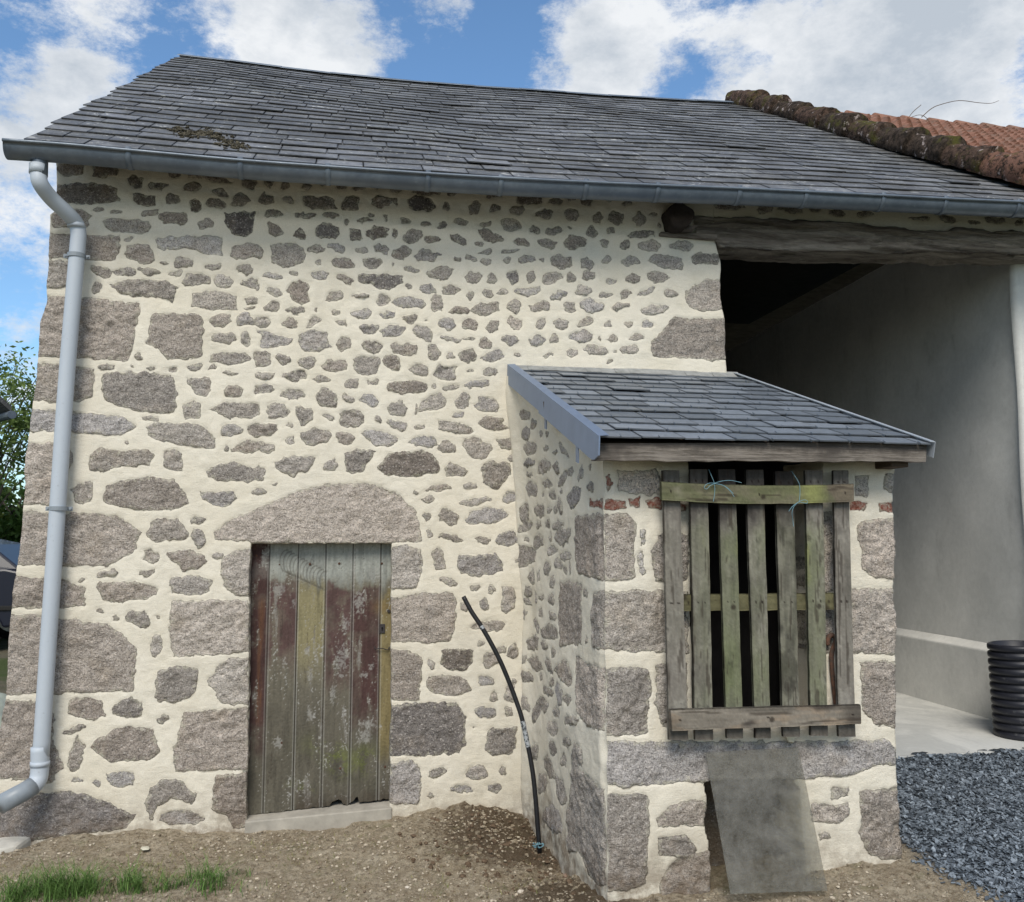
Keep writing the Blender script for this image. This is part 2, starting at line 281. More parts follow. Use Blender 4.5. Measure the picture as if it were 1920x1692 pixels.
SE = """690 75 100 80 0 5 r;850 60 120 40 0 5;1090 100 285 110 0 6b r;1285 95 45 35 0 4;1408 105 115 45 -8 4;1598 75 185 65 -5 4p;1690 8 110 25 0 5;1195 0 110 30 0 5;262 150 175 75 5 5;505 180 205 140 6 5;665 185 95 65 25 4;815 198 135 90 15 5p;1020 255 150 115 25 5;1150 262 35 85 0 4;1275 215 185 130 -25 4;1495 200 120 115 0 5;1670 225 200 110 10 5p;1462 305 95 55 5 5p;150 270 155 145 0 5;345 297 165 135 15 5;525 318 110 35 22 4;695 325 215 120 8 5;888 332 55 50 0 5;1015 375 145 70 12 4p;1180 390 80 35 8 4;1430 392 250 110 8 5;1705 362 215 100 5 5b;232 375 50 35 20 4;245 482 90 60 0 4;422 455 225 130 0 5;645 468 145 95 0 4b;890 465 245 120 8 4p;1205 495 190 95 10 4p;1368 530 130 100 10 5;1590 538 215 150 0 5;1795 500 150 75 15 6;60 538 130 85 10 4;545 660 105 100 0 5;1105 655 435 205 0 7b;1440 698 165 110 0 5;1843 608 60 70 0 5;20 710 90 85 0 5;135 798 50 25 0 4;35 845 100 60 0 5;1320 825 225 50 -5 5b;1550 808 140 60 0 4 t;1150 863 40 35 0 5;1243 905 85 55 0 4;1570 925 260 55 -5 4p;1825 890 130 85 0 5p;1228 1030 50 85 -30 5;1380 1030 185 115 0 5 t;1665 1028 325 110 -5 5p;1250 1157 45 70 0 4;1402 1187 175 55 12 5b;1632 1200 110 80 20 5;1810 1195 170 100 -10 5p;1315 1335 95 165 0 5 r;1870 1350 30 30 0 4;1385 1500 145 70 20 4;1570 1543 75 60 0 5;1688 1550 75 85 0 5"""
SF = """1015 755 140 260 0 5 r;785 815 110 150 5 6p;585 830 100 120 5 4;830 1025 360 105 0 5;745 1205 90 50 0 4;258 1410 75 120 -20 4;940 1260 100 90 0 5;840 1360 160 165 0 5;1070 1275 125 180 0 5;420 1610 440 200 0 6b r;800 1565 160 100 0 4p r;1085 1560 50 60 0 4"""
SG = """1040 100 140 180 0 5;885 150 80 140 -10 4;800 295 215 130 10 4p;1025 285 75 150 -20 5;680 445 40 40 0 3;320 890 210 100 -15 5;710 895 240 150 0 5p;965 885 70 105 0 5 r;555 1055 240 80 0 4p;875 1045 180 95 0 5p;262 1130 75 70 0 5"""
SC = """200 360 200 80 0 7b r;395 375 115 55 0 6;500 350 80 50 0 6;615 380 100 70 0 7b r;775 360 70 50 0 6;910 385 90 40 0 6;310 465 145 60 0 6;510 470 100 110 0 6;695 490 90 70 0 6;840 490 120 110 0 6;1000 495 130 95 0 5 t;1100 470 60 30 0 5;1137 550 35 40 0 5;250 580 85 65 0 6;378 585 120 75 0 6;495 570 30 25 0 5;650 595 90 80 20 6;790 580 75 55 0 6;1010 610 200 55 0 7p;150 670 110 60 0 6b;335 678 150 65 10 6;528 670 185 95 0 6b;740 680 75 60 0 5;888 688 80 75 0 6;1072 692 170 80 0 4;1300 695 160 80 0 4;180 790 150 55 -8 4p;298 800 45 40 0 4;443 810 155 105 10 5 r;615 815 110 100 0 4 t;755 797 90 45 -20 4;935 805 165 75 -5 5;1185 812 240 100 10 5 r;1475 790 195 85 0 5 r;218 912 65 95 0 4;362 925 150 100 -10 5;500 925 80 70 15 5;635 905 110 70 0 5;790 945 100 50 12 4;945 930 110 90 20 5;1135 920 175 85 -5 5;195 1022 205 65 -3 4p;415 1050 130 70 -15 4p;592 1018 135 85 8 4;755 1043 115 50 10 5;893 1038 85 65 0 5;1048 1025 115 55 -20 4p;1225 1040 115 70 5 5;285 1130 165 95 0 5;500 1135 110 90 0 5;655 1128 175 105 0 4p;865 1130 130 70 -15 4;1105 1155 190 90 -12 4;285 1258 80 95 15 5;430 1260 110 80 -10 5;610 1240 135 65 -15 5b;770 1262 70 45 0 5;925 1255 70 45 0 4;1058 1260 100 55 0 4p;260 1375 130 90 15 5p;388 1360 60 75 0 4;578 1345 190 95 12 5p;707 1360 30 45 0 5;805 1368 80 60 -10 5;975 1352 135 55 0 4b;335 1480 100 35 0 4;508 1465 85 70 0 3;680 1442 190 70 0 5;822 1462 35 25 0 4;930 1438 135 75 0 4;782 1527 60 35 0 5;60 690 0 0 0 5"""
SH = """60 700 80 40 0 6;210 695 220 50 0 7;415 710 100 75 0 7;570 712 150 65 0 7;712 715 70 45 0 6;838 740 110 42 8 6;1000 748 110 45 0 6;1320 770 130 30 0 6;1480 770 120 45 10 6;1635 793 90 28 0 6;1760 780 150 42 0 6;1900 795 60 40 0 7"""
# outlines of the large stones (x,y in the photograph's pixels)
def Z(ox, oy, k, *pts): return [(ox + x / k, oy + y / k) for x, y in pts]
PM = [
 (Z(0,280,3.84,(1610,455),(1840,450),(1825,600),(1760,645),(1690,620),(1620,550)),8,'p'),
 (Z(0,280,3.84,(330,595),(860,620),(870,740),(835,805),(320,785)),5,'b'),
 (Z(0,280,3.84,(1120,630),(1590,620),(1605,770),(1500,765),(1350,715),(1200,720),(1135,690)),3,'p'),
 (Z(0,280,3.84,(300,790),(520,800),(520,1000),(300,1000)),4,''),
 (Z(0,280,3.84,(780,960),(920,935),(1180,940),(1290,1000),(1240,1100),(1080,1060),(900,1050),(800,1000)),5,''),
 (Z(0,280,3.84,(270,1040),(600,1055),(800,1085),(1000,1100),(990,1300),(930,1530),(600,1505),(240,1490)),5,'b'),
 (Z(0,280,3.84,(1085,1180),(1440,1175),(1480,1240),(1460,1490),(1380,1510),(1200,1520),(1140,1450),(1060,1400)),4,'b'),
 ([(55,682),(120,680),(176,690),(175,745),(140,755),(50,752)],5,'b'),
 ([(190,700),(205,695),(290,697),(325,708),(332,740),(328,778),(295,775),(250,770),(225,765),(200,755),(186,730)],5,''),
 (Z(0,700,3.84,(1335,30),(1500,20),(1520,130),(1480,170),(1410,140),(1340,80)),5,''),
 (Z(0,700,3.84,(190,250),(420,265),(560,285),(900,310),(985,390),(860,455),(600,435),(180,415)),4,'p'),
 (Z(0,700,3.84,(1050,390),(1150,350),(1450,370),(1560,470),(1560,545),(1400,540),(1200,500),(1060,450)),5,''),
 (Z(0,700,3.84,(630,660),(660,580),(720,530),(900,560),(1000,535),(1115,570),(1080,670),(870,680),(740,725),(640,690)),6,''),
 (Z(0,700,3.84,(150,490),(400,500),(520,560),(515,640),(490,700),(420,955),(120,950)),4,'b'),
 (Z(0,700,3.84,(745,890),(780,800),(900,770),(1080,745),(1250,760),(1340,880),(1365,950),(1250,985),(1050,1000),(850,960),(760,930)),5,'b'),
 (Z(0,700,3.84,(1440,840),(1690,850),(1710,910),(1620,965),(1540,960),(1450,900)),5,'p'),
 (Z(0,700,3.84,(110,990),(480,1000),(700,1005),(880,1040),(1025,1140),(950,1290),(760,1395),(90,1390)),5,'b'),
 ([(10,1078),(115,1085),(158,1100),(160,1135),(120,1142),(5,1140)],5,'b'),
 (Z(0,700,3.84,(690,1540),(720,1500),(1000,1490),(1150,1560),(1120,1610),(870,1655),(750,1640)),5,'b'),
 (Z(0,700,3.84,(1818,1260),(1818,1605),(1700,1600),(1600,1530),(1570,1400),(1610,1320),(1700,1265)),3,''),
 ([(400,1012),(398,995),(440,970),(490,950),(540,925),(620,905),(690,905),(740,925),(765,940),(785,970),(792,1015),(735,1019),(470,1019)],3,'b'),
 (Z(0,1120,2.958,(20,100),(230,97),(590,142),(700,230),(757,290),(735,525),(0,545)),5,'b'),
 (Z(0,1120,2.958,(950,20),(1390,15),(1390,310),(1100,325),(960,330),(940,200)),4,'b'),
 (Z(0,1120,2.958,(1385,330),(1380,600),(1240,595),(1190,540),(1145,460),(1210,375),(1280,335)),3,''),
 (Z(0,1120,2.958,(-30,570),(290,580),(300,800),(355,960),(270,1030),(-60,995)),5,'b'),
 (Z(0,1120,2.958,(1010,640),(1378,610),(1380,960),(1180,965),(965,970),(960,820),(1000,720)),4,'b'),
 (Z(0,1120,2.958,(830,1060),(900,1000),(1000,1020),(1090,1090),(1060,1150),(960,1120),(870,1160),(840,1250),(790,1150)),5,''),
 (Z(0,1120,2.958,(1200,990),(1375,970),(1375,1290),(1280,1285),(1260,1210),(1180,1190),(1180,1080)),5,'b'),
 (Z(0,1120,2.958,(-90,1100),(200,1085),(400,1080),(560,1120),(750,1210),(700,1290),(450,1320),(150,1360),(-90,1400)),6,'p'),
 (Z(480,280,3.84,(725,910),(800,895),(1060,900),(1065,960),(950,1020),(880,1010),(830,970),(740,965)),7,'p'),
 (Z(480,280,3.84,(0,1290),(100,1310),(275,1370),(240,1410),(60,1430),(20,1420),(40,1350)),5,'p'),
 (Z(480,700,3.84,(115,655),(190,600),(400,595),(450,610),(380,700),(270,750),(180,720)),5,''),
 (Z(480,700,3.84,(630,580),(720,555),(860,545),(845,600),(800,640),(790,700),(700,720),(640,710)),6,''),
 (Z(480,700,3.84,(1620,680),(1690,620),(1830,650),(1840,720),(1790,780),(1740,840),(1640,790),(1615,740)),7,''),
 (Z(480,700,3.84,(970,1250),(1100,1235),(1190,1270),(1210,1340),(1190,1470),(1165,1550),(970,1560)),3,''),
 (Z(480,700,3.84,(1450,1320),(1470,1300),(1640,1310),(1720,1285),(1790,1380),(1780,1430),(1700,1450),(1580,1465),(1460,1430)),5,'p'),
 ([(730,1122),(775,1114),(845,1108),(856,1120),(854,1170),(846,1203),(800,1208),(730,1203)],4,'b'),
 (Z(760,980,5.2875,(350,1270),(480,1245),(580,1235),(665,1260),(680,1380),(610,1475),(450,1470),(370,1420)),7,'b'),
 ([(730,1217),(765,1217),(793,1232),(785,1315),(730,1312)],5,'b'),
 (Z(760,1280,5.2875,(820,480),(880,440),(1100,440),(1110,500),(1105,650),(1040,720),(880,740),(770,660),(810,560)),6,''),
 ([(730,1322),(760,1317),(855,1317),(873,1345),(872,1400),(862,1413),(800,1418),(730,1418)],7,'p'),
 ([(730,1432),(775,1425),(790,1440),(790,1500),(785,1512),(730,1510)],5,'p'),
 (Z(940,280,3.84,(1330,1020),(1400,970),(1480,925),(1620,930),(1640,1160),(1450,1170),(1350,1140),(1330,1080)),4,'b'),
 (Z(940,280,3.84,(1230,1200),(1400,1210),(1660,1215),(1680,1505),(1530,1525),(1330,1500),(1110,1500),(1075,1440),(1090,1380),(1170,1300)),5,'b'),
]
# porch front
PF = [
 ([(1155,884),(1230,880),(1242,900),(1240,930),(1200,928),(1158,922)],1,'b'),
 ([(1131,962),(1178,964),(1190,980),(1188,1085),(1175,1090),(1131,1092)],4,'b'),
 ([(1221,1030),(1232,1003),(1260,998),(1292,1000),(1292,1090),(1230,1093),(1222,1060)],5,''),
 ([(1131,1108),(1292,1105),(1292,1228),(1131,1218)],5,''),
 ([(1131,1252),(1216,1250),(1220,1300),(1216,1378),(1131,1382)],5,''),
 ([(1230,1247),(1292,1243),(1292,1372),(1242,1368),(1228,1320)],5,''),
 ([(1127,1392),(1250,1390),(1480,1390),(1660,1385),(1680,1400),(1680,1435),(1640,1438),(1600,1455),(1505,1462),(1380,1465),(1240,1470),(1170,1478),(1130,1470)],5,'p'),
 ([(1131,1490),(1205,1487),(1220,1500),(1216,1660),(1180,1672),(1131,1675)],5,''),
 ([(1232,1535),(1262,1508),(1318,1498),(1330,1520),(1328,1548),(1270,1550),(1236,1556)],5,'b'),
 ([(1233,1568),(1285,1565),(1310,1590),(1300,1612),(1240,1608)],5,''),
 ([(1240,1650),(1270,1612),(1330,1590),(1350,1680),(1240,1690)],6,'b'),
 ([(1612,1480),(1695,1475),(1697,1610),(1650,1612),(1625,1600),(1610,1560)],5,'b'),
 ([(1612,975),(1684,972),(1685,1090),(1640,1085),(1615,1065),(1606,1000)],4,'b'),
 ([(1590,1104),(1686,1102),(1686,1228),(1592,1226)],4,'b'),
 ([(1612,1240),(1686,1237),(1686,1365),(1640,1362),(1615,1330)],5,'b'),
 ([(1543,960),(1568,958),(1570,1110),(1541,1112)],5,''),
 ([(1541,1135),(1566,1135),(1566,1225),(1541,1225)],5,''),
 ([(1555,1478),(1590,1475),(1588,1492),(1558,1498)],5,''),
 ([(1520,1508),(1588,1504),(1590,1528),(1575,1545),(1522,1542)],4,'b'),
 ([(1533,1562),(1558,1558),(1560,1572),(1538,1576)],4,''),
 ([(1603,892),(1630,890),(1628,935),(1605,930)],2,''),
 ([(1657,886),(1684,884),(1684,925),(1655,922)],4,''),
 ([(1196,992),(1210,990),(1208,1020),(1199,1024)],2,'p'),
 ([(1193,1035),(1208,1033),(1208,1078),(1197,1081)],2,'p'),
]
BF = [[(1131,936),(1171,938),(1170,956),(1131,956)],[(1178,933),(1200,931),(1199,953),(1179,952)],[(1210,935),(1240,933),(1240,955),(1212,954)],
      [(1272,944),(1288,945),(1287,958),(1272,957)],[(1592,940),(1625,941),(1622,957),(1592,957)],[(1645,944),(1688,943),(1688,960),(1648,960)],
      [(1134,892),(1141,888),(1148,905),(1147,922),(1138,926)]]
# porch side
S1 = """72 70 65 85 0 4;128 132 45 85 10 5;82 195 60 110 0 5p;185 200 30 60 0 4;228 195 25 55 0 5;112 298 95 100 -20 4;222 295 50 55 0 5 t;290 328 35 40 0 4;345 305 35 130 -25 4;105 398 70 80 -25 6p;210 422 95 125 15 5;302 430 50 95 0 5;388 455 35 80 0 5;450 475 35 115 8 4;108 480 50 50 0 5;125 580 70 125 0 5;232 542 75 65 0 5;340 510 50 115 25 4;522 565 55 80 0 6;268 620 52 70 -20 5;200 620 15 40 0 4;330 595 18 40 0 4;417 635 90 170 0 5p;98 740 38 150 0 5;180 730 75 100 0 5;245 720 35 40 0 4;288 722 30 50 0 4;322 700 38 110 0 4;512 430 20 50 0 4;108 838 50 80 25 5;170 825 38 60 0 5;233 815 38 75 0 5;300 830 85 65 -10 4;168 940 65 105 0 5 r;330 905 115 125 0 5;252 905 14 90 0 4;112 930 15 35 0 4;110 1038 90 155 -15 5;257 1000 75 60 0 4;350 1040 80 80 -25 4;230 1120 52 95 -15 5;300 1095 50 80 0 4;342 1140 28 70 0 4;380 1130 22 100 0 4;83 1170 28 70 0 5;138 1185 38 120 0 5;178 1180 22 95 0 4;265 1225 42 90 0 4;85 1235 22 50 0 4;120 1288 38 70 0 5;82 1322 28 45 0 4;160 1325 18 95 0 4;195 1325 42 45 0 5;258 1340 42 85 0 5;115 1355 20 70 -20 4;510 1298 36 65 -20 5;88 1450 52 95 0 5;188 1430 32 70 0 5;265 1455 40 80 -30 5;162 1520 36 105 -15 5;248 1562 95 130 -30 5;72 1585 60 140 -20 5;148 1640 60 110 0 5 r;220 1655 45 80 -25 5;515 1615 18 50 0 4"""
S2 = """258 85 30 75 0 5;85 95 14 50 0 4;105 125 18 60 0 4;152 155 65 105 -15 5;232 165 38 120 -15 5;112 240 55 75 -20 5;177 240 24 50 0 4;252 275 33 65 0 5;225 335 80 60 40 5;315 355 75 145 -15 5p;375 390 45 65 0 5;98 405 68 105 -10 5;165 445 48 165 12 5;208 425 45 85 0 4;293 465 60 85 -20 4;405 520 80 90 40 5;265 570 78 95 0 3;260 700 52 90 -15 6;358 660 68 80 0 4;235 825 60 150 -12 5;150 720 42 120 0 4;195 920 55 150 0 4;310 975 65 220 -12 4;265 1150 100 230 -20 4p;330 780 48 90 0 3"""
PS = [
 (Z(960,760,3.677,(430,760),(600,740),(640,760),(640,1210),(560,1195),(440,1160),(415,1060),(415,850)),4,'b'),
 (Z(960,760,3.677,(310,1215),(400,1210),(480,1235),(478,1650),(330,1665),(300,1500)),4,'b'),
 (Z(960,760,3.677,(560,1310),(600,1270),(640,1270),(640,1690),(560,1680),(545,1500)),5,''),
 (Z(960,1200,3.44,(410,95),(500,150),(600,175),(600,600),(500,560),(440,470),(410,200)),4,'b'),
 (Z(960,1200,3.44,(425,650),(470,700),(485,810),(440,810),(600,960),(610,1600),(520,1560),(440,1370),(370,1370),(355,1100),(385,900),(390,740)),4,''),
 (Z(960,1200,3.44,(255,190),(340,120),(375,150),(400,280),(375,305),(310,245)),4,'b'),
]
BS = [[(1101,936),(1128,936),(1128,955),(1102,951)]]
HUE = {'p': 1., 'b': -1., '': 0.}
def parse(txt, ox, oy, k):
    out = []
    for it in txt.split(';'):
        q = it.split()
        cx, cy, w_, h_, rot = map(float, q[:5])
        if w_ < 1: continue
        tn = q[5]; kind = q[6] if len(q) > 6 else ('t' if tn.endswith('t') else 'e')
        tone = int(tn[0]); hue = 'p' if 'p' in tn else ('b' if 'b' in tn else '')
        cx = ox + cx / k; cy = oy + cy / k; w_ /= k; h_ /= k
        n = random.randint(9, 13); P = []; a = R(rot); ph = [random.uniform(0, 6.28) for _ in range(4)]
        e = {'e': 2.3, 'r': 4.5, 't': 2.2}[kind]
        jag = .06 if kind == 'r' else .11
        for i in range(n):
            t = 2 * math.pi * (i + random.uniform(-.25, .25)) / n; c, s = math.cos(t), math.sin(t)
            rr = (abs(c) ** e + abs(s) ** e) ** (-1 / e)
            rr *= 1 + jag * math.sin(2 * t + ph[0]) + jag * .8 * math.sin(3 * t + ph[1]) + jag * .6 * math.sin(5 * t + ph[2]) + random.uniform(-.11, .09)
            x, y = rr * c * w_ / 2, rr * s * h_ / 2
            if kind == 't': x *= .55 + .5 * (y / (h_ / 2) + 1) / 2 * 1.1
            P.append((cx + x * math.cos(a) - y * math.sin(a), cy + x * math.sin(a) + y * math.cos(a)))
        out.append((P, tone, hue))
    return out

def sdf(P, poly):
    """signed distance, positive inside; P (n,2)"""
    A = np.array(poly); B = np.roll(A, -1, 0); d = np.full(len(P), 1e9); ins = np.zeros(len(P), bool)
    for a, b in zip(A, B):
        e = b - a; wv = P - a; t = np.clip((wv @ e) / (e @ e + 1e-12), 0, 1)
        q = wv - t[:, None] * e; d = np.minimum(d, (q * q).sum(1))
        c = ((a[1] > P[:, 1]) != (b[1] > P[:, 1]))
        with np.errstate(divide='ignore', invalid='ignore'):
            xi = a[0] + (P[:, 1] - a[1]) * (b[0] - a[0]) / (b[1] - a[1])
        ins ^= c & (P[:, 0] < xi)
    d = np.sqrt(d); return np.where(ins, d, -d)

def fields(UV, stones, seed=0):
    """nearest stone for each wall point: signed distance, tone, hue, brick, id"""
    n = len(UV); P3 = np.c_[UV, np.full(n, seed * 3.1)]
    Q = UV + .010 * np.c_[fbm(P3, 28, 3, 5 + seed, .6), fbm(P3, 28, 3, 55 + seed, .6)]
    sdv = np.full(n, -.06); tone = np.full(n, .45); hue = np.zeros(n); brick = np.zeros(n); sid = np.full(n, -1)
    for k, (poly, tn, hu, bk) in enumerate(stones):
        A = np.array(poly); lo = A.min(0) - .04; hi = A.max(0) + .04
        idx = np.where((Q[:, 0] > lo[0]) & (Q[:, 0] < hi[0]) & (Q[:, 1] > lo[1]) & (Q[:, 1] < hi[1]))[0]
        if not len(idx): continue
        d = sdf(Q[idx], A); better = d > sdv[idx]; j = idx[better]
        tj = random.uniform(-.13, .10)
        sdv[j] = d[better]; tone[j] = (tn - 1) / 8 * .9 + .05 + tj; hue[j] = HUE[hu] * random.uniform(.5, 1) + random.uniform(-.25, .25); brick[j] = bk; sid[j] = k
    return sdv - .0022 * (brick < .5), tone, hue, brick, sid

def relief(UV, sdv, sid, seed=0, rough=1.0):
    P3 = np.c_[UV, sid * 7.3]; G = np.c_[UV, np.full(len(UV), seed * 5.)]
    mort = .010 * vn(G, 1.6, 1) + .006 * vn(G, 5, 2) + .0022 * vn(G, 22, 3) + .0010 * vn(G, 70, 4)
    kr = (.45 + .55 * (_h(sid, sid, sid, 9) * .5 + .5)) * rough
    st = kr * (.010 * vn(P3, 9, 5) + .0085 * vn(P3, 24, 6) + .0060 * vn(P3, 50, 7) + .0030 * vn(P3, 110, 8)) - .001
    ins = ss(-.002, .008, sdv); groove = -.0035 * np.exp(-(sdv / .005) ** 2)
    return mort + ins * st + groove + ins * .002

class Panel:
    """gridded wall face; columns follow control curves, so openings have true edges"""
    def __init__(s, colc, coln, rowz, rown):
        Zs = [rowz[0]]
        for a, b, n in zip(rowz[:-1], rowz[1:], rown): Zs += list(np.linspace(a, b, n + 1)[1:])
        s.Z = np.array(Zs); s.nr = len(Zs); C = [np.asarray([c(z) for z in Zs]) for c in colc]
        cols = [C[0]]
        for a, b, n in zip(C[:-1], C[1:], coln):
            for k in range(1, n + 1): cols.append(a + (b - a) * k / n)
        s.U = np.array(cols).T; s.nc = s.U.shape[1]
        s.cix = np.cumsum([0] + list(coln)); s.rix = np.cumsum([0] + list(rown))
        s.UV = np.c_[s.U.ravel(), np.repeat(s.Z, s.nc)]
        s.hole = np.zeros((s.nr - 1, s.nc - 1), bool)
    def cut(s, c0, c1, r0, r1): s.hole[s.rix[r0]:s.rix[r1], s.cix[c0]:s.cix[c1]] = True
    def faces(s, flip=False):
        i = np.arange(s.nr * s.nc).reshape(s.nr, s.nc)
        a, b, c, d = i[:-1, :-1], i[:-1, 1:], i[1:, 1:], i[1:, :-1]
        F = np.stack([a, b, c, d], -1)[~s.hole]
        return F[:, ::-1] if flip else F
    def line(s, kind, k, r0, r1):
        if kind == 'col': return [r * s.nc + s.cix[k] for r in range(s.rix[r0], s.rix[r1] + 1)]
        return [s.rix[k] * s.nc + c for c in range(s.cix[r0], s.cix[r1] + 1)]
def strip(V, F, A, line, vec, n, flip=False, jit=.004):
    """extrude a border of the face back into the wall"""
    prev = np.array(line); nb = len(prev)
    P0 = V[prev]; FF = []
    for k in range(1, n + 1):
        base = len(V); Pn = P0 + np.array(vec) * k / n
        Pn = Pn + np.c_[vn(Pn, 30, 91), vn(Pn, 30, 92) * 0, vn(Pn, 30, 93)] * jit
        V = np.vstack([V, Pn]); A = {q: np.r_[a, a[np.array(line)]] for q, a in A.items()}
        cur = np.arange(base, base + nb)
        q = np.stack([prev[:-1], prev[1:], cur[1:], cur[:-1]], -1); FF.append(q[:, ::-1] if flip else q); prev = cur
    return V, np.vstack([F] + FF), A

fr = lambda P: (P.x, P.z)
def poly_front(lst, y, brick=0): return [([fr(onY(a, b, y)) for a, b in p], t, h, brick) for p, t, h in lst]

GRID = .0075
# ------------------------------------------------------------------ the barn
barn = thing('stone_barn', 'old granite rubble barn repointed with cream lime mortar under a mossy slate roof', 'barn', (0.3, 0, 0))
stones = poly_front(PM + parse(SA, 0, 280, 3.84) + parse(SD, 0, 700, 3.84) + parse(SL, 0, 1120, 2.958) + parse(SB, 480, 280, 3.84) + parse(SE, 480, 700, 3.84)
                    + parse(SF, 760, 980, 5.2875) + parse(SG, 760, 1280, 5.2875) + parse(SC, 940, 280, 3.84), 0)
def curve(px):
    P = sorted([onY(a, b, 0) for a, b in px], key=lambda p: p.z); zs = [p.z for p in P]; xs = [p.x for p in P]
    return lambda z: float(np.interp(z, zs, xs))
left_edge = curve([(104,290),(105,345),(106,392),(93,402),(92,455),(88,560),(78,600),(70,700),(64,745),(58,800),(50,850),(45,950),(40,1000),(32,1070),(25,1110),(20,1170),(12,1290),(5,1340),(-2,1410),(-10,1500),(-20,1640)])
right_edge = curve([(1338,300),(1340,450),(1349,485),(1351,560),(1357,600),(1360,660),(1363,700),(1366,800),(1366,1400)])
door_l = curve([(470,1020),(469,1100),(464,1400),(461,1560)]); door_r = curve([(735,1020),(734,1200),(732,1510),(731,1560)])
zd = onY(600, 1019, 0).z; ztop = 3.80
pn = Panel([left_edge, door_l, door_r, right_edge], [160, 110, 232], [-.35, zd, ztop], [int((zd + .35) / GRID), int((ztop - zd) / GRID)])
pn.cut(1, 2, 0, 1)
def dirt_field(UV, g): return np.clip(1 - (UV[:, 1] - g + .06 * vn(np.c_[UV, UV[:, 0]], 3, 8)) / .40, 0, 1) ** 2 * .85
def front_mesh(pn, stones, y0, seed, ground):
    UV = pn.UV; sdv, tone, hue, brick, sid = fields(UV, stones, seed)
    d = relief(UV, sdv, sid, seed)
    V = np.c_[UV[:, 0], y0 - d, UV[:, 1]]
    V[:, 0] += .006 * vn(np.c_[UV, np.zeros(len(UV))], 9, 71) * 1.0
    A = dict(sd=sdv, tone=tone, hue=hue, brick=brick, dirt=dirt_field(UV, ground))
    return V, A
V, A = front_mesh(pn, stones, 0, 0, .02)
F = pn.faces()
V, F, A = strip(V, F, A, pn.line('col', 0, 0, 2), (.10, 1.2, 0), 60, flip=False)      # gable return
V, F, A = strip(V, F, A, pn.line('col', 3, 0, 2), (-.02, .55, 0), 30, flip=True)     # jamb of the cart opening
V, F, A = strip(V, F, A, pn.line('col', 1, 0, 1), (0, .14, 0), 12, flip=True)
V, F, A = strip(V, F, A, pn.line('col', 2, 0, 1), (0, .14, 0), 12, flip=False)
V, F, A = strip(V, F, A, pn.line('row', 1, 1, 2), (0, .14, 0), 12, flip=True)
mesh_obj('wall', V, F, MAT['wall'], barn, A, smooth=True)
# band of masonry over the beam
bt = curve([(1340,397),(1380,400),(1429,403),(1481,409),(1545,407),(1616,417),(1700,423),(1784,428),(1797,423),(1920,430),(2200,440)])
BTP = [onY(a, b, -.01) for a, b in [(1300,397),(1340,397),(1429,403),(1481,409),(1545,407),(1616,417),(1700,423),(1784,428),(1797,423),(1920,430),(2300,445)]]
beam_top = lambda x: float(np.interp(x, [p.x for p in BTP], [p.z for p in BTP]))
x0 = right_edge(3.7) - .012; x1 = 5.6
p2 = Panel([lambda t: 0., lambda t: 1.], [int((x1 - x0) / GRID)], [0, 1], [int(.36 / GRID)])
U = x0 + (x1 - x0) * p2.UV[:, 0]; lo = np.array([beam_top(x) - .03 for x in np.linspace(x0, x1, p2.nc)]); lo = np.tile(lo, p2.nr)
UV = np.c_[U, lo + (3.80 - lo) * p2.UV[:, 1]]
stH = poly_front(parse(SH, 1300, 160, 3.097), 0)
sdv, tone, hue, brick, sid = fields(UV, stH, 2); d = relief(UV, sdv, sid, 2)
mesh_obj('wall', np.c_[UV[:, 0], .004 - d, UV[:, 1]], p2.faces(), MAT['wall'], barn, dict(sd=sdv, tone=tone, hue=hue, brick=brick, dirt=np.zeros(len(UV))), smooth=True)
# ------------------------------------------------------------------ ground height
YF = -1.42                                     # face of the lean-to
def side_x(y, z):
    t = np.clip(-np.asarray(y, float) / 1.42, 0, 1); z = np.asarray(z, float)
    xin = np.interp(z, [0, 1.6, 2.5], [1.085, 1.05, .96]); return xin * (1 - t) + 1.116 * t
def onSide(px, py):
    x = 1.08
    d = raydir(px, py)
    for _ in range(6):
        t = x / d[0]; y = -CD + d[1] * t; z = EYE + d[2] * t; x = float(side_x(y, z))
    return Vector((x, y, z))
GC = [onY(a, b, 0) for a, b in [(-60,1592),(0,1588),(140,1572),(260,1556),(460,1566),(600,1556),(735,1540),(800,1515),(850,1502),(900,1499),(950,1512),(990,1545)]]
GC += [onSide(1012, 1600), onSide(1060, 1650), onSide(1128, 1690)]
GC += [onY(a, b, YF) for a, b in [(1135,1684),(1230,1668),(1340,1678),(1440,1660),(1540,1628),(1610,1612),(1690,1606)]]
FLZ = .35                                       # the concrete floor of the cart bay, 0.35 m above the door's yard
GC += [Vector(v) for v in [(-2, -1.2, .0), (-1, -2.2, -.02), (0, -2, -.02), (.5, -1.2, .02), (1, -2.4, -.02), (2, -2.2, .03), (2.8, -1.9, .10), (3.4, -2.2, .12), (-3, -1, 0.03), (-3, 2, .12),
                           (2.9, -1.3, .17), (2.75, -.6, FLZ - .02), (3.5, -.35, FLZ - .015), (4.4, -.35, FLZ - .015), (4.2, -1.3, .25), (5.5, -.4, FLZ - .02), (5.5, -2, .2), (7, -1, .3), (3, -4, 0), (0, -5, 0), (-3, -4, 0), (-4, 0, .05), (-4, 3, .2), (3.3,-1,.22)]]
GCA = np.array([tuple(v) for v in GC])
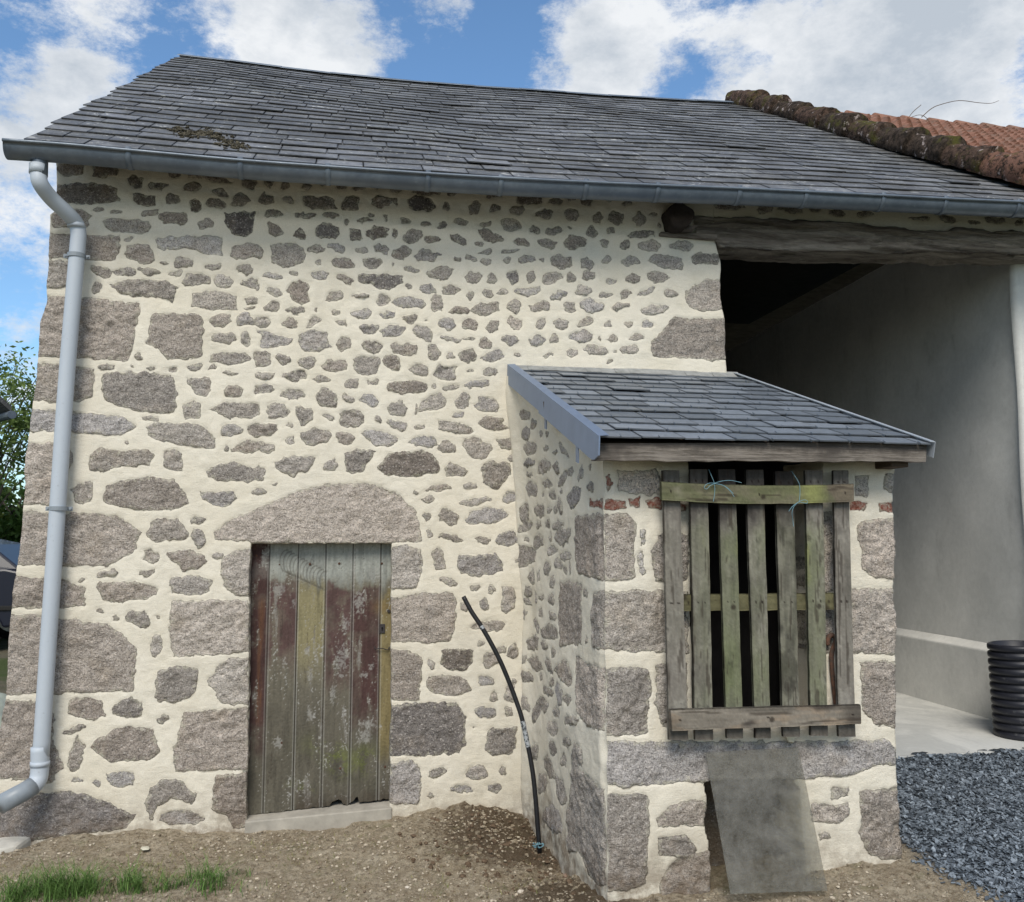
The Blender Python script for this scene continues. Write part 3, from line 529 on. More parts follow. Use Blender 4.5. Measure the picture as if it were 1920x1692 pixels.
def ground_z(X, Y):
    X = np.asarray(X, float); Y = np.asarray(Y, float); W = 0; S = 0
    for gx, gy, gz in GCA:
        w_ = 1 / (((X - gx) ** 2 + (Y - gy) ** 2) ** 1.1 + .01); W = W + w_; S = S + w_ * gz
    z = S / W
    gw = ss(2.45, 2.62, X) * (1 - ss(5.5, 7, X)) * (1 - ss(3.5, 4.5, -Y)); z = z * (1 - gw) + gw * (FLZ - .006 - .105 * np.clip(-Y - .27, 0, 3))
    far = ss(4.5, 9, np.hypot(X, Y + 1)); farz = .12 + .10 * ss(2, 10, Y) + .12 * ss(3, 9, -X)
    return z * (1 - far) + farz * far

# ------------------------------------------------------------------ lean-to
porch = thing('lean_to_shed', 'small stone lean-to with slate pent roof and weathered fascia built against the barn', 'shed', (1.83, -.7, 0))
XR = onY(1676, 900, YF).x; XRb = onY(1688, 1600, YF).x
def cz(px):
    P = sorted([onY(a, b, YF) for a, b in px], key=lambda p: p.z); zs = [p.z for p in P]; xs = [p.x for p in P]
    return lambda z: float(np.interp(z, zs, xs))
cr0 = lambda z: 1.116
cwl = cz([(1291,850),(1292,1000),(1296,1200),(1300,1372)]); cwr = cz([(1543,850),(1541,1100),(1545,1372)])
crr = cz([(1676,860),(1672,925),(1676,1000),(1673,1100),(1677,1150),(1678,1370),(1680,1450),(1688,1600)])
zw0 = onY(1400, 1372, YF).z; zw1 = 1.978; ztf = 2.0
pf = Panel([cr0, cwl, cwr, crr], [int(.42 / GRID), int(.66 / GRID), int(.36 / GRID)], [-.3, zw0, zw1, ztf], [int((zw0 + .3) / GRID), int((zw1 - zw0) / GRID), 2])
pf.cut(1, 2, 1, 2)
stF = poly_front(PF, YF) + [([fr(onY(a, b, YF)) for a, b in p], 4, '', 1) for p in BF]
V, A = front_mesh(pf, stF, YF, 4, .12)
UV = pf.UV
# vent hole low down behind the glass
vent = [fr(onY(a, b, YF)) for a, b in [(1320,1470),(1330,1464),(1480,1462),(1500,1480),(1502,1560),(1512,1645),(1520,1760),(1340,1760),(1330,1600),(1322,1540),(1328,1500)]]
vd = sdf(UV + .006 * np.c_[vn(np.c_[UV, UV[:, 0]], 20, 3), vn(np.c_[UV, UV[:, 0]], 20, 4)], vent)
V[:, 1] += ss(0, .012, vd) * .30
A['sd'] = np.where(vd > .006, .03, A['sd']); A['tone'] = np.where(vd > .006, .78, A['tone']); A['dirt'] = np.where(vd > .006, .7, A['dirt'])  # hole darkened by tone for its shade, browned with soil
# shared corner with the side wall: both faces meet on the same wandering line
def corner_wander(Z): return .010 * vn(np.c_[Z, Z * 0, Z * 0], 4, 33) + .006 * vn(np.c_[Z, Z * 0, Z * 0], 14, 34)
def corner_fix(V, fade, cx):
    z = V[:, 2]; wnd = corner_wander(z)
    return wnd
fade = 1 - ss(0, .05, UV[:, 0] - 1.116)
V[:, 1] = V[:, 1] * (1 - fade) + fade * YF + fade * np.abs(corner_wander(UV[:, 1]))
V[:, 0] = V[:, 0] * (1 - fade) + fade * (UV[:, 0] + np.abs(corner_wander(UV[:, 1])))
F = pf.faces()
V, F, A = strip(V, F, A, pf.line('col', 1, 1, 2), (0.03, .32, 0), 24, flip=True)
V, F, A = strip(V, F, A, pf.line('col', 2, 1, 2), (-.03, .32, 0), 24, flip=False)
V, F, A = strip(V, F, A, pf.line('row', 1, 1, 2), (0, .32, 0), 24, flip=False)
V, F, A = strip(V, F, A, pf.line('col', 3, 0, 3), (0, 1.40, 0), 80, flip=True)
mesh_obj('wall', V, F, MAT['wall'], porch, A, smooth=True)
# side wall: columns run from the barn wall (y=0.04) to the front corner
stS = [([(p.y, p.z) for p in (onSide(a, b) for a, b in P)], t, h, 0) for P, t, h in PS + parse(S1, 960, 760, 3.677) + parse(S2, 960, 1200, 3.44)]
stS += [([(p.y, p.z) for p in (onSide(a, b) for a, b in P)], 4, '', 1) for P in BS]
gs = .008
psd = Panel([lambda t: -0., lambda t: 1.], [int(1.50 / gs)], [-.3, 2.75], [int(3.05 / gs)])
Yg = .08 - (1.42 + .08) * psd.UV[:, 0]; Zg = psd.UV[:, 1].copy()
PSL = .40                                       # slope of the pent roof, filled in below
PR = lambda y: 2.050 + (y + 1.6) * .374           # top of the slates of the pent roof
V = None
Tz = -.3 + (PR(Yg) - .055 + .3) * (psd.UV[:, 1] + .3) / 3.05
UVs = np.c_[Yg, Tz]
sdv, tone, hue, brick, sid = fields(UVs, stS, 6); d = relief(UVs, sdv, sid, 6, .8)
fade = 1 - ss(0, .05, Yg + 1.42); wnd = np.abs(corner_wander(Tz))
X = side_x(Yg, Tz)
inner = 1 - ss(0, .16, -Yg)                      # mortar fillet where it meets the barn
X = X - d * (1 - fade) + fade * wnd - .035 * inner ** 2 + .012 * vn(np.c_[Yg * 1, Tz, Tz * 0], 2.5, 41) * (1 - fade)
V = np.c_[X, Yg + fade * wnd, Tz]
A = dict(sd=sdv, tone=tone, hue=hue, brick=brick, dirt=dirt_field(UVs, .1))
mesh_obj('wall', V, psd.faces(), MAT['wall'], porch, A, smooth=True)

# ------------------------------------------------------------------ slates
def slate_mat():
    m = M('roof_slate', .5, .5)
    r = m.attr('rnd'); n1 = m.noise(30, 6, .75); n2 = m.noise(3.2, 5, .7, off=(4, 1, 2)); n3 = m.noise(95, 4, .7)
    c = m.mix(r, (.095, .098, .104), (.185, .190, .205))
    c = m.mix(m.map(n2, .42, .68, 0, .75), c, m.mix(r, (.075, .070, .064), (.135, .13, .122)))
    c = m.bright(c, m.map(n1, .25, .75, .62, 1.38, False))
    gl = m.map(m.op('ADD', m.op('MULTIPLY', m.noise(9, 5, .8, off=(1, 9, 5)), .6), m.op('MULTIPLY', n3, .4)), .51, .60, 0, .6)
    c = m.mix(gl, c, (.24, .245, .235))                                        # grey crust lichen
    wl = m.map(m.op('ADD', m.op('MULTIPLY', m.noise(6, 3, .6, off=(7, 2, 8)), .45), m.op('MULTIPLY', m.noise(48, 4, .6, off=(7, 7, 7)), .55)), .60, .62, 0, .95)
    c = m.mix(wl, c, (.50, .50, .48))
    vq = m.voro(5.5, 'F1', 'Color'); vs_ = m.n('ShaderNodeSeparateColor'); m.l(vq, vs_.inputs[0]); dd = m.op('ADD', m.voro(5.5), m.op('MULTIPLY', m.op('SUBTRACT', m.noise(40, 4, .7), .5), .16))
    spot = m.op('MULTIPLY', m.map(m.op('SUBTRACT', dd, m.op('MULTIPLY', vs_.outputs[1], .17)), .0, .02, 1, 0), m.map(vs_.outputs[0], .58, .60)); c = m.mix(m.op('MULTIPLY', spot, .85), c, (.46, .46, .44))
    crust = m.op('MULTIPLY', m.map(m.noise(1.7, 4, .7, off=(3, 3, 8)), .48, .62), m.map(m.noise(26, 6, .85, off=(5, 5, 8)), .50, .56)); c = m.mix(m.op('MULTIPLY', crust, .5), c, (.27, .275, .26))
    dk = m.map(m.noise(1.3, 5, .75, off=(9, 2, 5)), .46, .60); c = m.mix(m.op('MULTIPLY', dk, .55), c, (.052, .050, .046))
    mo = m.map(m.noise(7, 6, .8, off=(2, 5, 9)), .58, .68, 0, .75)
    c = m.mix(mo, c, (.060, .055, .038))
    ed = m.op('SUBTRACT', m.attr('sw'), m.op('ABSOLUTE', m.attr('su'))); joint_shade = m.op('MAXIMUM', m.map(m.op('ADD', ed, m.op('MULTIPLY', m.op('SUBTRACT', m.noise(60, 3, .7), .5), .012)), .001, .009, 1, 0), m.map(m.attr('sv'), .003, .022, 1, 0))
    c = m.mix(m.op('MULTIPLY', joint_shade, .5), c, (.022, .021, .020))  # slate edges and tails darkened in colour for the shade in the joints
    m.color(c); m.set(m.b.inputs['Roughness'], m.map(n1, .3, .7, .42, .66))
    m.bump(m.op('ADD', n1, m.op('MULTIPLY', n3, .5)), .6, .006); return m.m
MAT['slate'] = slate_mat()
def slates(name, P, xl, xr, L_, rows, wd, parent, th=.007, seed=1, tilt=.017, t0=0):
    """P(x,t) -> point and normal on the roof, t along the slope; each slate is its own slab in the mesh"""
    rg = random.Random(seed); mb = MB(); e = 1 / rows; SU = []; SV = []; SE = []
    for r_ in range(rows):
        t = r_ * e; x = xl(t) - rg.uniform(0, wd) * .0 - (wd * .5 if r_ % 2 else 0) * .9
        first = True
        while x < xr(t):
            wv = wd * rg.choice([.82, .95, 1, 1, 1.08, 1.22]); xa, xb = max(x, xl(t)) + .0028, min(x + wv, xr(t)) - .0028
            if xb - xa > .03:
                tl = t + rg.uniform(-.05, .05) * e; tu = min(t + 2.15 * e, 1.0); j = rg.uniform(0, .006); jl = rg.uniform(-.05, .05) * e
                if r_ == 0: tl = t; jl = 0
                if rg.random() < .03: tl -= .15 * e; j += .006
                k = tilt + j; g = rg.random() ** 1.3
                def q(x_, t_, h):
                    p, n = P(x_, t_); return p + n * h
                ch = rg.uniform(0, .10) * e if rg.random() < .3 else 0
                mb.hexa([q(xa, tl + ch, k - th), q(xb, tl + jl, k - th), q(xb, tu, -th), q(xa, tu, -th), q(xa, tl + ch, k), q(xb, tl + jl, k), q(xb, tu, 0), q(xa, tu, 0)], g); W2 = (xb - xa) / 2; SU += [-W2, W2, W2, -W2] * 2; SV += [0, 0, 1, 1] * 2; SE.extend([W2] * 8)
            x += wv
    o_ = mb.build(name, MAT['slate'], parent, smooth=False)
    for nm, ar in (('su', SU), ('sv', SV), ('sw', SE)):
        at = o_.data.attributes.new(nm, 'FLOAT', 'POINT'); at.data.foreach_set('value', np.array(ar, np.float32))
    return o_
# main roof surface, sagging as the photograph shows
EV = [onY(a, b, -.27) for a, b in [(45,262),(240,278),(450,296),(615,309),(800,320),(940,331),(1100,339),(1300,349),(1500,357),(1750,368),(2060,383)]]
RG = [onY(a, b, 3.4) for a, b in [(340,107),(420,116),(503,127),(600,139),(700,149),(808,159),(900,166),(1000,172),(1130,182),(1267,190),(1375,195),(1700,222)]]
ex = [p.x for p in EV]; ez = [p.z for p in EV]; rx = [p.x for p in RG]; rz = [p.z for p in RG]
XL0, XL1 = EV[0].x, RG[0].x; XR0, XR1 = 4.62, 4.02
def PM_(x, t):
    y = -.27 + 3.67 * t; a = float(np.interp(x, ex, ez)) - .018; b = float(np.interp(x, rx, rz))
    z = a * (1 - t) + b * t + .02 * math.sin(math.pi * t) * math.exp(-((x + 1.6) / 1.2) ** 2) + .012 * math.sin(x * 2.3 + t * 5) * math.sin(math.pi * t)
    n = Vector((0, -(b - a), 3.67)).normalized(); return Vector((x, y, z)), n
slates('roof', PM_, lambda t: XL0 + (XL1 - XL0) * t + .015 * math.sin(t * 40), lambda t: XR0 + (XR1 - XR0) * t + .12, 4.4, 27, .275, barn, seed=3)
# deck boards under the slates, and the far slope
mb = MB()
def quadstrip(mb, A_, B_, n=24):
    V = []; 
    for k in range(n + 1): V += [A_(k / n), B_(k / n)]
    mb.add(V, [(2 * k, 2 * k + 1, 2 * k + 3, 2 * k + 2) for k in range(n)])
for xa, xb in [(-1.66, 5.4)]:
    def Q(x, t, h):
        p, n = PM_(x, t); return p + n * h
    for s_ in range(10):
        for h_ in (-.014, -.034):
            quadstrip(mb, lambda k: Q(xa + (xb - xa) * k, s_ / 10, h_), lambda k: Q(xa + (xb - xa) * k, (s_ + 1) / 10, h_))
    quadstrip(mb, lambda k: Q(xa + (xb - xa) * k, .0, -.034), lambda k: Q(xa + (xb - xa) * k, 0, -.012))
    quadstrip(mb, lambda k: Q(-1.66, k, -.034), lambda k: Q(-1.66, k, -.012), 4)
    quadstrip(mb, lambda k: Q(xa + (xb - xa) * k, 1, -.012), lambda k: Vector((xa + (xb - xa) * k, 7.1, 3.7)))
MAT['wood_dark'] = simple('old_dark_wood', (.075, .055, .04), .85, .2, 6, .45, .004, ani=(1, .15, 8))
mb.build('roof_deck', MAT['wood_dark'], barn)
mb = MB()
for k in range(14):
    x = -1.35 + k * .47; p, n = PM_(x, 0); p2_, _ = PM_(x, .14)
    a, b = p + n * -.036, p2_ + n * -.036
    mb.hexa([a + Vector((-.035, .05, -.035)), a + Vector((.035, .05, -.035)), b + Vector((.035, 0, -.12)), b + Vector((-.035, 0, -.12)), a + Vector((-.035, .05, 0)), a + Vector((.035, .05, 0)), b + Vector((.035, 0, 0)), b + Vector((-.035, 0, 0))], random.random())
    mb.build('rafter', MAT['wood_dark'], barn); mb = MB()
# ridge capping
zinc = M('zinc', .42, .5); zinc.b.inputs['Metallic'].default_value = .35
nz = zinc.noise(5, 5, .7); nz2 = zinc.noise(40, 4, .7)
zc = zinc.mix(zinc.map(nz, .35, .7), (.115, .14, .175), (.17, .20, .235))
zc = zinc.mix(zinc.map(nz2, .6, .75, 0, .35), zc, (.27, .29, .30)); zinc.color(zc); zinc.set(zinc.b.inputs['Roughness'], zinc.map(nz2, .3, .7, .36, .55)); MAT['zinc'] = zinc.m
MAT['zinc_blue'] = simple('bluish_zinc', (.165, .215, .31), .45, .45, 9, .10, .0, .25)
mb = MB()
for k in range(12):
    xa = XL1 - .02 + k * (4.05 - XL1) / 12; xb = XL1 - .01 + (k + 1) * (4.05 - XL1) / 12
    pa, n = PM_(xa, 1); pb, n = PM_(xb, 1)
    up = Vector((0, 0, .030 + .003 * (k % 2)))
    for s_ in (-1, 1):
        o_ = Vector((0, .09 * s_, -.055))
        mb.add([pa + up, pb + up, pb + up + o_, pa + up + o_, pa + up + Vector((0, 0, -.006)), pb + up + Vector((0, 0, -.006)), pb + up + o_ + Vector((0, 0, -.006)), pa + up + o_ + Vector((0, 0, -.006))], [(0, 1, 2, 3), (4, 5, 6, 7), (2, 3, 7, 6), (0, 3, 7, 4), (1, 2, 6, 5)])
mb.build('ridge_cap', MAT['zinc'], barn)
# gutter
GL = [(5,262),(120,270),(240,281),(450,300),(615,312),(803,325),(940,333),(1100,341),(1235,347),(1388,353),(1513,359),(1658,366),(1775,372),(1912,378),(2070,385)]
GP = catmull([onY(a, b, -.385) for a, b in GL], 6); GR = .064
def gut_section(c):
    o = []
    for k in range(13):
        a = math.pi * (k / 12); o.append((c.x, c.y + GR + .003 - GR * math.cos(a) * 1, c.z - GR * 1.05 * math.sin(a) - .008))
    lip = [(c.x, c.y + .003 + .009 * math.cos(t) - .008, c.z - .004 + .009 * math.sin(t)) for t in np.linspace(-1.2, 4.4, 8)]
    return lip[::-1][::-1] + o
V = []; n = 21
for p in GP: V += gut_section(p)
m_ = len(GP)
F = [(i * n + k, i * n + k + 1, (i + 1) * n + k + 1, (i + 1) * n + k) for i in range(m_ - 1) for k in range(n - 1)]
F += [tuple(range(8, 21))]
g = mesh_obj('gutter', V, F, MAT['zinc'], barn, {'rnd': np.zeros(len(V))}, smooth=True)
so_ = g.modifiers.new('thick', 'SOLIDIFY'); so_.thickness = .0025
for a in (240, 453, 615, 803, 938, 1100, 1235, 1388, 1513, 1658, 1775, 1912):
    c0 = min(GP, key=lambda p: abs(p.x - onY(a, 340, -.385).x)); V = []
    for dx in (-.014, .014):
        for k in range(15):
            t = math.pi * (k / 14 * 1.06 - .06); V.append((c0.x + dx + .02 * 0, c0.y + GR + .003 - (GR + .0045) * math.cos(t), c0.z - (GR + .004) * 1.05 * math.sin(t) - .008 + (.012 if k == 0 else 0)))
    o_ = mesh_obj('bracket', V, [(k, k + 1, 15 + k + 1, 15 + k) for k in range(14)], MAT['zinc'], g, {'rnd': np.ones(30)}, smooth=True)
    q = o_.modifiers.new('thick', 'SOLIDIFY'); q.thickness = .004
# downpipe
MAT['pvc'] = None
pv = M('pale_grey_plastic_pipe', .5, .35); pn_ = pv.noise(6, 5, .7); pv.color(pv.mix(pv.map(pv.noise(45, 5, .8),   .60, .70, 0, .5), pv.mix(pn_, (.47, .515, .57), (.41, .455, .51)), (.24, .25, .26))); MAT['pvc'] = pv.m
MAT['pvc_grey'] = simple('grey_plastic', (.24, .27, .30), .4, .4, 12, .12)
dp = thing('x', 'x', 'x') if False else None
P = catmull([onY(72, 326, -.30), onY(76, 345, -.30), onY(96, 372, -.23), onY(128, 402, -.15), onY(143, 420, -.10), onY(147, 440, -.095), onY(144, 480, -.095), onY(124, 720, -.085), onY(108, 953, -.08), onY(91, 1200, -.075), onY(76, 1425, -.075)], 7)
mb = MB(); mb.tube(P, .0405, 20); dpo = mb.build('downpipe', MAT['pvc'], barn, smooth=True)
mb = MB(); mb.tube([onY(75, 285, -.30), onY(74, 330, -.30)], .040, 20); mb.build('outlet', MAT['zinc'], dpo, smooth=True)
for (a, b, y, h) in [(72, 318, -.30, .05), (143, 424, -.105, .022)]:
    q = onY(a, b, y); mb = MB(); mb.tube([q + Vector((0, 0, h / 2)), q - Vector((0, 0, h / 2))], .0445, 20); mb.build('sleeve', MAT['pvc'], dpo, smooth=True)
mb = MB(); mb.tube(catmull([onY(75, 1400, -.075), onY(74, 1450, -.078), onY(66, 1470, -.10), onY(45, 1485, -.14), onY(2, 1508, -.22)], 6), .0440, 20); mb.build('elbow', MAT['pvc'], dpo, smooth=True)
mb = MB(); mb.tube([onY(62, 1474, -.105), onY(45, 1485, -.14), onY(0, 1509, -.225)], .0475, 20); mb.build('shoe', MAT['pvc_grey'], dpo, smooth=True)
mb = MB(); q = onY(75, 1432, -.076); mb.tube([q + Vector((0, 0, .012)), q - Vector((0, 0, .012))], .0475, 20); mb.build('sleeve', MAT['pvc'], dpo, smooth=True)
for (a, b, y) in [(143, 480, -.095), (110, 954, -.081)]:
    q = onY(a, b, y); mb = MB(); mb.tube([q + Vector((0, 0, .011)), q - Vector((0, 0, .011))], .0455, 24)
    mb.box(q.x - .068, q.x + .066, q.y + .010, q.y + .018, q.z - .011, q.z + .011); mb.tube([q + Vector((-.058, .004, 0)), q + Vector((-.058, .09, 0))], .005, 8); mb.tube([q + Vector((.056, -.002, 0)), q + Vector((.056, .025, 0))], .006, 8)
    mb.build('clamp', MAT['pvc_grey'], dpo, smooth=False)
# moss clump lying on the lower slates
def clumps(name, mat, parent, pts, rmin, rmax, seed=5, flat=.6, sub=1):
    rg = random.Random(seed); mb = MB(); t = (1 + 5 ** .5) / 2
    iv = [Vector(v).normalized() for v in [(-1, t, 0), (1, t, 0), (-1, -t, 0), (1, -t, 0), (0, -1, t), (0, 1, t), (0, -1, -t), (0, 1, -t), (t, 0, -1), (t, 0, 1), (-t, 0, -1), (-t, 0, 1)]]
    fi = [(0, 11, 5), (0, 5, 1), (0, 1, 7), (0, 7, 10), (0, 10, 11), (1, 5, 9), (5, 11, 4), (11, 10, 2), (10, 7, 6), (7, 1, 8), (3, 9, 4), (3, 4, 2), (3, 2, 6), (3, 6, 8), (3, 8, 9), (4, 9, 5), (2, 4, 11), (6, 2, 10), (8, 6, 7), (9, 8, 1)]
    for p in pts:
        r = rmin * (rmax / rmin) ** (rg.random() ** 1.6); ax = Vector((rg.gauss(0, 1), rg.gauss(0, 1), rg.gauss(0, 1))).normalized(); rot = Matrix.Rotation(rg.uniform(0, 6.28), 3, ax)
        sx, sy, sz = rg.uniform(.7, 1.3), rg.uniform(.7, 1.3), rg.uniform(.7, 1.1) * flat
        V = []
        for v in iv:
            q = rot @ (v * rg.uniform(.78, 1.15)); V.append(Vector(p) + Vector((q.x * sx, q.y * sy, q.z * sz)) * r)
        mb.add(V, fi, rg.random())
    return mb.build(name, mat, parent)
mm = M('dead_moss', .95, .1); mm.color(mm.mix(mm.attr('rnd'), (.035, .030, .020), (.13, .115, .085))); MAT['dead_moss'] = mm.m
pts = []
for k in range(520):
    t = random.random(); a = 330 + 125 * t + random.gauss(0, 9); b = 240 + 32 * t + random.gauss(0, 3.5) + 6 * math.sin(t * 9)
    # intersect the ray with the roof
    lo_, hi_ = -.27, 3.4
    for _ in range(30):
        mid = (lo_ + hi_) / 2; p = onY(a, b, mid); q, n_ = PM_(p.x, (mid + .27) / 3.67)
        if p.z > q.z: hi_ = mid; 
        else: lo_ = mid
        if False: pass
    d0 = onY(a, b, -.27)
    best = None
    for yy in np.linspace(-.25, 1.5, 120):
        p = onY(a, b, yy); q, n_ = PM_(p.x, (yy + .27) / 3.67)
        if p.z <= q.z + .02: best = q + n_ * .018; break
    if best is not None: pts.append(best)
if pts: clumps('moss', MAT['dead_moss'], barn, pts, .005, .017, 5)['kind'] = 'stuff'

# pent roof of the lean-to
def PP(x, t):
    y = -1.615 + 1.625 * t; z = PR(y) - .017; return Vector((x, y, z)), Vector((0, -.374, 1)).normalized()
yl = lambda t: 1.040 + (.955 - 1.040) * t; yr = lambda t: 2.585 + (2.40 - 2.585) * t
sm = M('newer_slate', .48, .5); r_ = sm.attr('rnd'); n1 = sm.noise(34, 5, .7)
c = sm.mix(r_, (.115, .132, .155), (.20, .225, .26)); c = sm.bright(c, sm.map(n1, .25, .75, .75, 1.25, False)); c = sm.mix(sm.map(sm.noise(5, 4, .7), .55, .75, 0, .5), c, (.20, .21, .20))
c = sm.mix(sm.map(sm.noise(60, 3, .6, off=(4, 4, 4)), .70, .74, 0, .8), c, (.5, .5, .48))
ed = sm.op('SUBTRACT', sm.attr('sw'), sm.op('ABSOLUTE', sm.attr('su'))); joint_shade = sm.op('MAXIMUM', sm.map(sm.op('ADD', ed, sm.op('MULTIPLY', sm.op('SUBTRACT', sm.noise(60, 3, .7), .5), .012)), .001, .009, 1, 0), sm.map(sm.attr('sv'), .004, .035, 1, 0))
c = sm.mix(sm.op('MULTIPLY', joint_shade, .4), c, (.022, .021, .020))  # joint shade painted along the edges and tails here too
sm.color(c); sm.bump(n1, .4, .004)
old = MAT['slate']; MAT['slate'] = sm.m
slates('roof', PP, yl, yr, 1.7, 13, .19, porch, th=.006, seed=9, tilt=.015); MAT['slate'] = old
rg = random.Random(4); hook0 = None; hk = 0
for r0 in range(0, 13):
    t = r0 / 13
    for k in range(9):
        x = yl(t) + .10 + k * .172 + (.085 if r0 % 2 else 0) + rg.uniform(-.01, .01)
        if x < yr(t) - .03:
            p, n = PP(x, t); a = p + n * .019; d_ = Vector((0, 1, .374)).normalized()
            if hk >= 100: continue
            hk += 1
            if hook0 is None:
                mb = MB(); mb.tube([a - d_ * .006 + n * -.006, a - d_ * .008 + n * .003, a + d_ * .010 + n * .004], .0022, 5); hook0 = mb.build('slate_hook', MAT['zinc'], porch); ha = a
            else:
                h_ = hook0.copy(); COL.objects.link(h_); h_.parent = porch; h_.matrix_parent_inverse = hook0.matrix_parent_inverse.copy(); h_.location = hook0.location + (a - ha)
mb = MB()
for h in (-.018, -.040):
    quadstrip(mb, lambda k: Vector((1.06 + k * 1.50, -1.58, PR(-1.58) + h - .0)), lambda k: Vector((1.0 + k * 1.40, .0, PR(0) + h)), 4)
mb.build('roof_deck', MAT['wood_dark'], porch)
wm = M('weathered_board', .85, .2)
wr = wm.attr('rnd'); g = wm.noise(5, 6, .75, (1, 1, 14)); g2 = wm.noise(30, 5, .7, (.25, 1, 8))
c = wm.mix(wm.map(g, .3, .7), (.08, .068, .058), (.27, .24, .21)); c = wm.mix(wm.map(g2, .55, .75, 0, .7), c, (.06, .05, .045)); c = wm.mix(wm.map(wm.noise(3, 4, .7, off=(3, 3, 3)), .5, .65, 0, .55), c, (.075, .065, .058))
sx_ = wm.n('ShaderNodeSeparateXYZ'); wm.l(wm.tc.outputs['Object'], sx_.inputs[0]); c = wm.mix(wm.map(wm.op('ADD', sx_.outputs[2], wm.op('MULTIPLY', wm.op('SUBTRACT', wm.noise(5, 5, .7, (1, 1, .6)), .5), .14)), 1.985, 2.02, 0, .7), c, (.05, .043, .04)); wm.color(c); wm.bump(wm.op('ADD', g, g2), .8, .005); MAT['board'] = wm.m
fa = [onY(1117, 832, -1.595), onY(1738, 829, -1.595), onY(1736, 866, -1.595), onY(1112, 864, -1.595)]
mb = MB(); nb = 24
V = []
for yy in (-1.595, -1.565):
    for k in range(nb + 1):
        t = k / nb; a = fa[0].lerp(fa[1], t); b = fa[3].lerp(fa[2], t)
        V += [(a.x, yy, a.z), (b.x, yy, b.z + .0025 * math.sin(k * 2.1) + .002 * math.sin(k * .7))]
F = []; o = 2 * (nb + 1)
for k in range(nb):
    i = 2 * k; F += [(i, i + 1, i + 3, i + 2), (o + i, o + i + 2, o + i + 3, o + i + 1), (i, i + 2, o + i + 2, o + i), (i + 1, o + i + 1, o + i + 3, i + 3)]
F += [(0, o, o + 1, 1), (2 * nb, 2 * nb + 1, o + 2 * nb + 1, o + 2 * nb)]
fo = mesh_obj('fascia_board', V, F, MAT['board'], porch, {'rnd': np.zeros(len(V))})
# bearers whose ends show below the fascia
mb = MB(); q = onY(1672, 873, -1.5); mb.box(q.x - .04, q.x + .045, -1.56, -.6, q.z - .012, q.z + .04); mb.build('bearer', MAT['wood_dark'], porch, bevel=.004)
mb = MB(); q = onY(1030, 795, -.78); mb.box(.985, 1.2, -.82, -.74, PR(-.78) - .10, PR(-.78) - .045); mb.build('batten_end', MAT['wood_dark'], porch)
# left verge flashing: a zinc strip in two lengths, rounded at its lower end
def verge(y0, y1, x0, x1, h, name, lip=.02, drop=0, rnd=False):
    n = 14; V = []; F = []
    for k in range(n + 1):
        t = k / n; y = y0 + (y1 - y0) * t; x = x0 + (x1 - x0) * t; z = PR(y) + .012
        hh = h
        if rnd and t > .9: hh = h * (1 - .35 * ((t - .9) / .1) ** 2)
        V += [(x, y, z), (x - .003, y, z - hh), (x + .045, y, z + .004), (x + .006, y, z), (x + .003, y, z - hh), (x + .045, y, z - .001)]
    for k in range(n):
        i = 6 * k; j = i + 6
        F += [(i, i + 1, j + 1, j), (i + 2, i, j, j + 2), (i + 3, j + 3, j + 4, i + 4), (i + 1, i + 4, j + 4, j + 1), (i + 5, j + 5, j + 3, i + 3)]
    F += [(0, 3, 4, 1), (6 * n, 6 * n + 1, 6 * n + 4, 6 * n + 3)]
    return mesh_obj(name, V, F, MAT['zinc_blue'], porch, {'rnd': np.zeros(len(V))})
verge(0.0, -.74, .945, .985, .115, 'verge_flashing')
verge(-.72, -1.66, .982, 1.030, .125, 'verge_flashing', rnd=True)
for (yy, dz) in [(-.06, .02), (-.80, .05), (-1.36, .06)]:
    mb = MB(); xx = .96 + .05 * (-yy / 1.6) + .012; z = PR(yy) - .10; mb.hexa([(xx, yy - .02, z - dz - .03), (xx + .004, yy - .02, z - dz - .03), (xx + .004, yy + .025, z - dz - .02), (xx, yy + .025, z - dz - .02), (xx, yy - .02, z), (xx + .004, yy - .02, z), (xx + .004, yy + .025, z), (xx, yy + .025, z)]); mb.build('flashing_clip', MAT['zinc_blue'], porch)
mb = MB()
quad = [(2.395, 0), (2.590, -1.62)]
a = Vector((2.395, 0, PR(0) + .008)); b = Vector((2.590, -1.62, PR(-1.62) + .008))
mb.hexa([a + Vector((-.012, 0, 0)), a + Vector((.012, 0, -.002)), b + Vector((.012, 0, -.002)), b + Vector((-.012, 0, 0)), a + Vector((-.012, 0, .004)), a + Vector((.012, 0, .003)), b + Vector((.012, 0, .003)), b + Vector((-.012, 0, .004))])
a2, b2 = a + Vector((.014, 0, 0)), b + Vector((.014, 0, 0))
mb.hexa([a2 + Vector((0, 0, -.07)), a2 + Vector((.003, 0, -.07)), b2 + Vector((.003, .02, -.07)), b2 + Vector((0, .02, -.07)), a2, a2 + Vector((.003, 0, 0)), b2 + Vector((.003, 0, 0)), b2])
mb.build('verge_flashing', simple('pale_zinc', (.33, .36, .40), .45, .4, 9, .1), porch)
MAT['lime'] = simple('lime_mortar', (.60, .57, .46), .95, .1, 14, .18, .006)
mb = MB()
for k in range(16):
    x = .975 + k * .09; r0 = random.uniform(.01, .028)
    mb.hexa([(x, -.035 - r0, PR(-.04) - .012), (x + .09, -.035 - r0, PR(-.04) - .012), (x + .09, .01, PR(0)), (x, .01, PR(0)), (x, -.02 - r0, PR(-.04) - .004), (x + .09, -.02 - r0, PR(-.04) - .004), (x + .09, .01, PR(0) + .018), (x, .01, PR(0) + .018)])
mb.build('mortar_flashing', simple('grey_mortar', (.26, .265, .26), .9, .1, 20, .3, .006), porch)
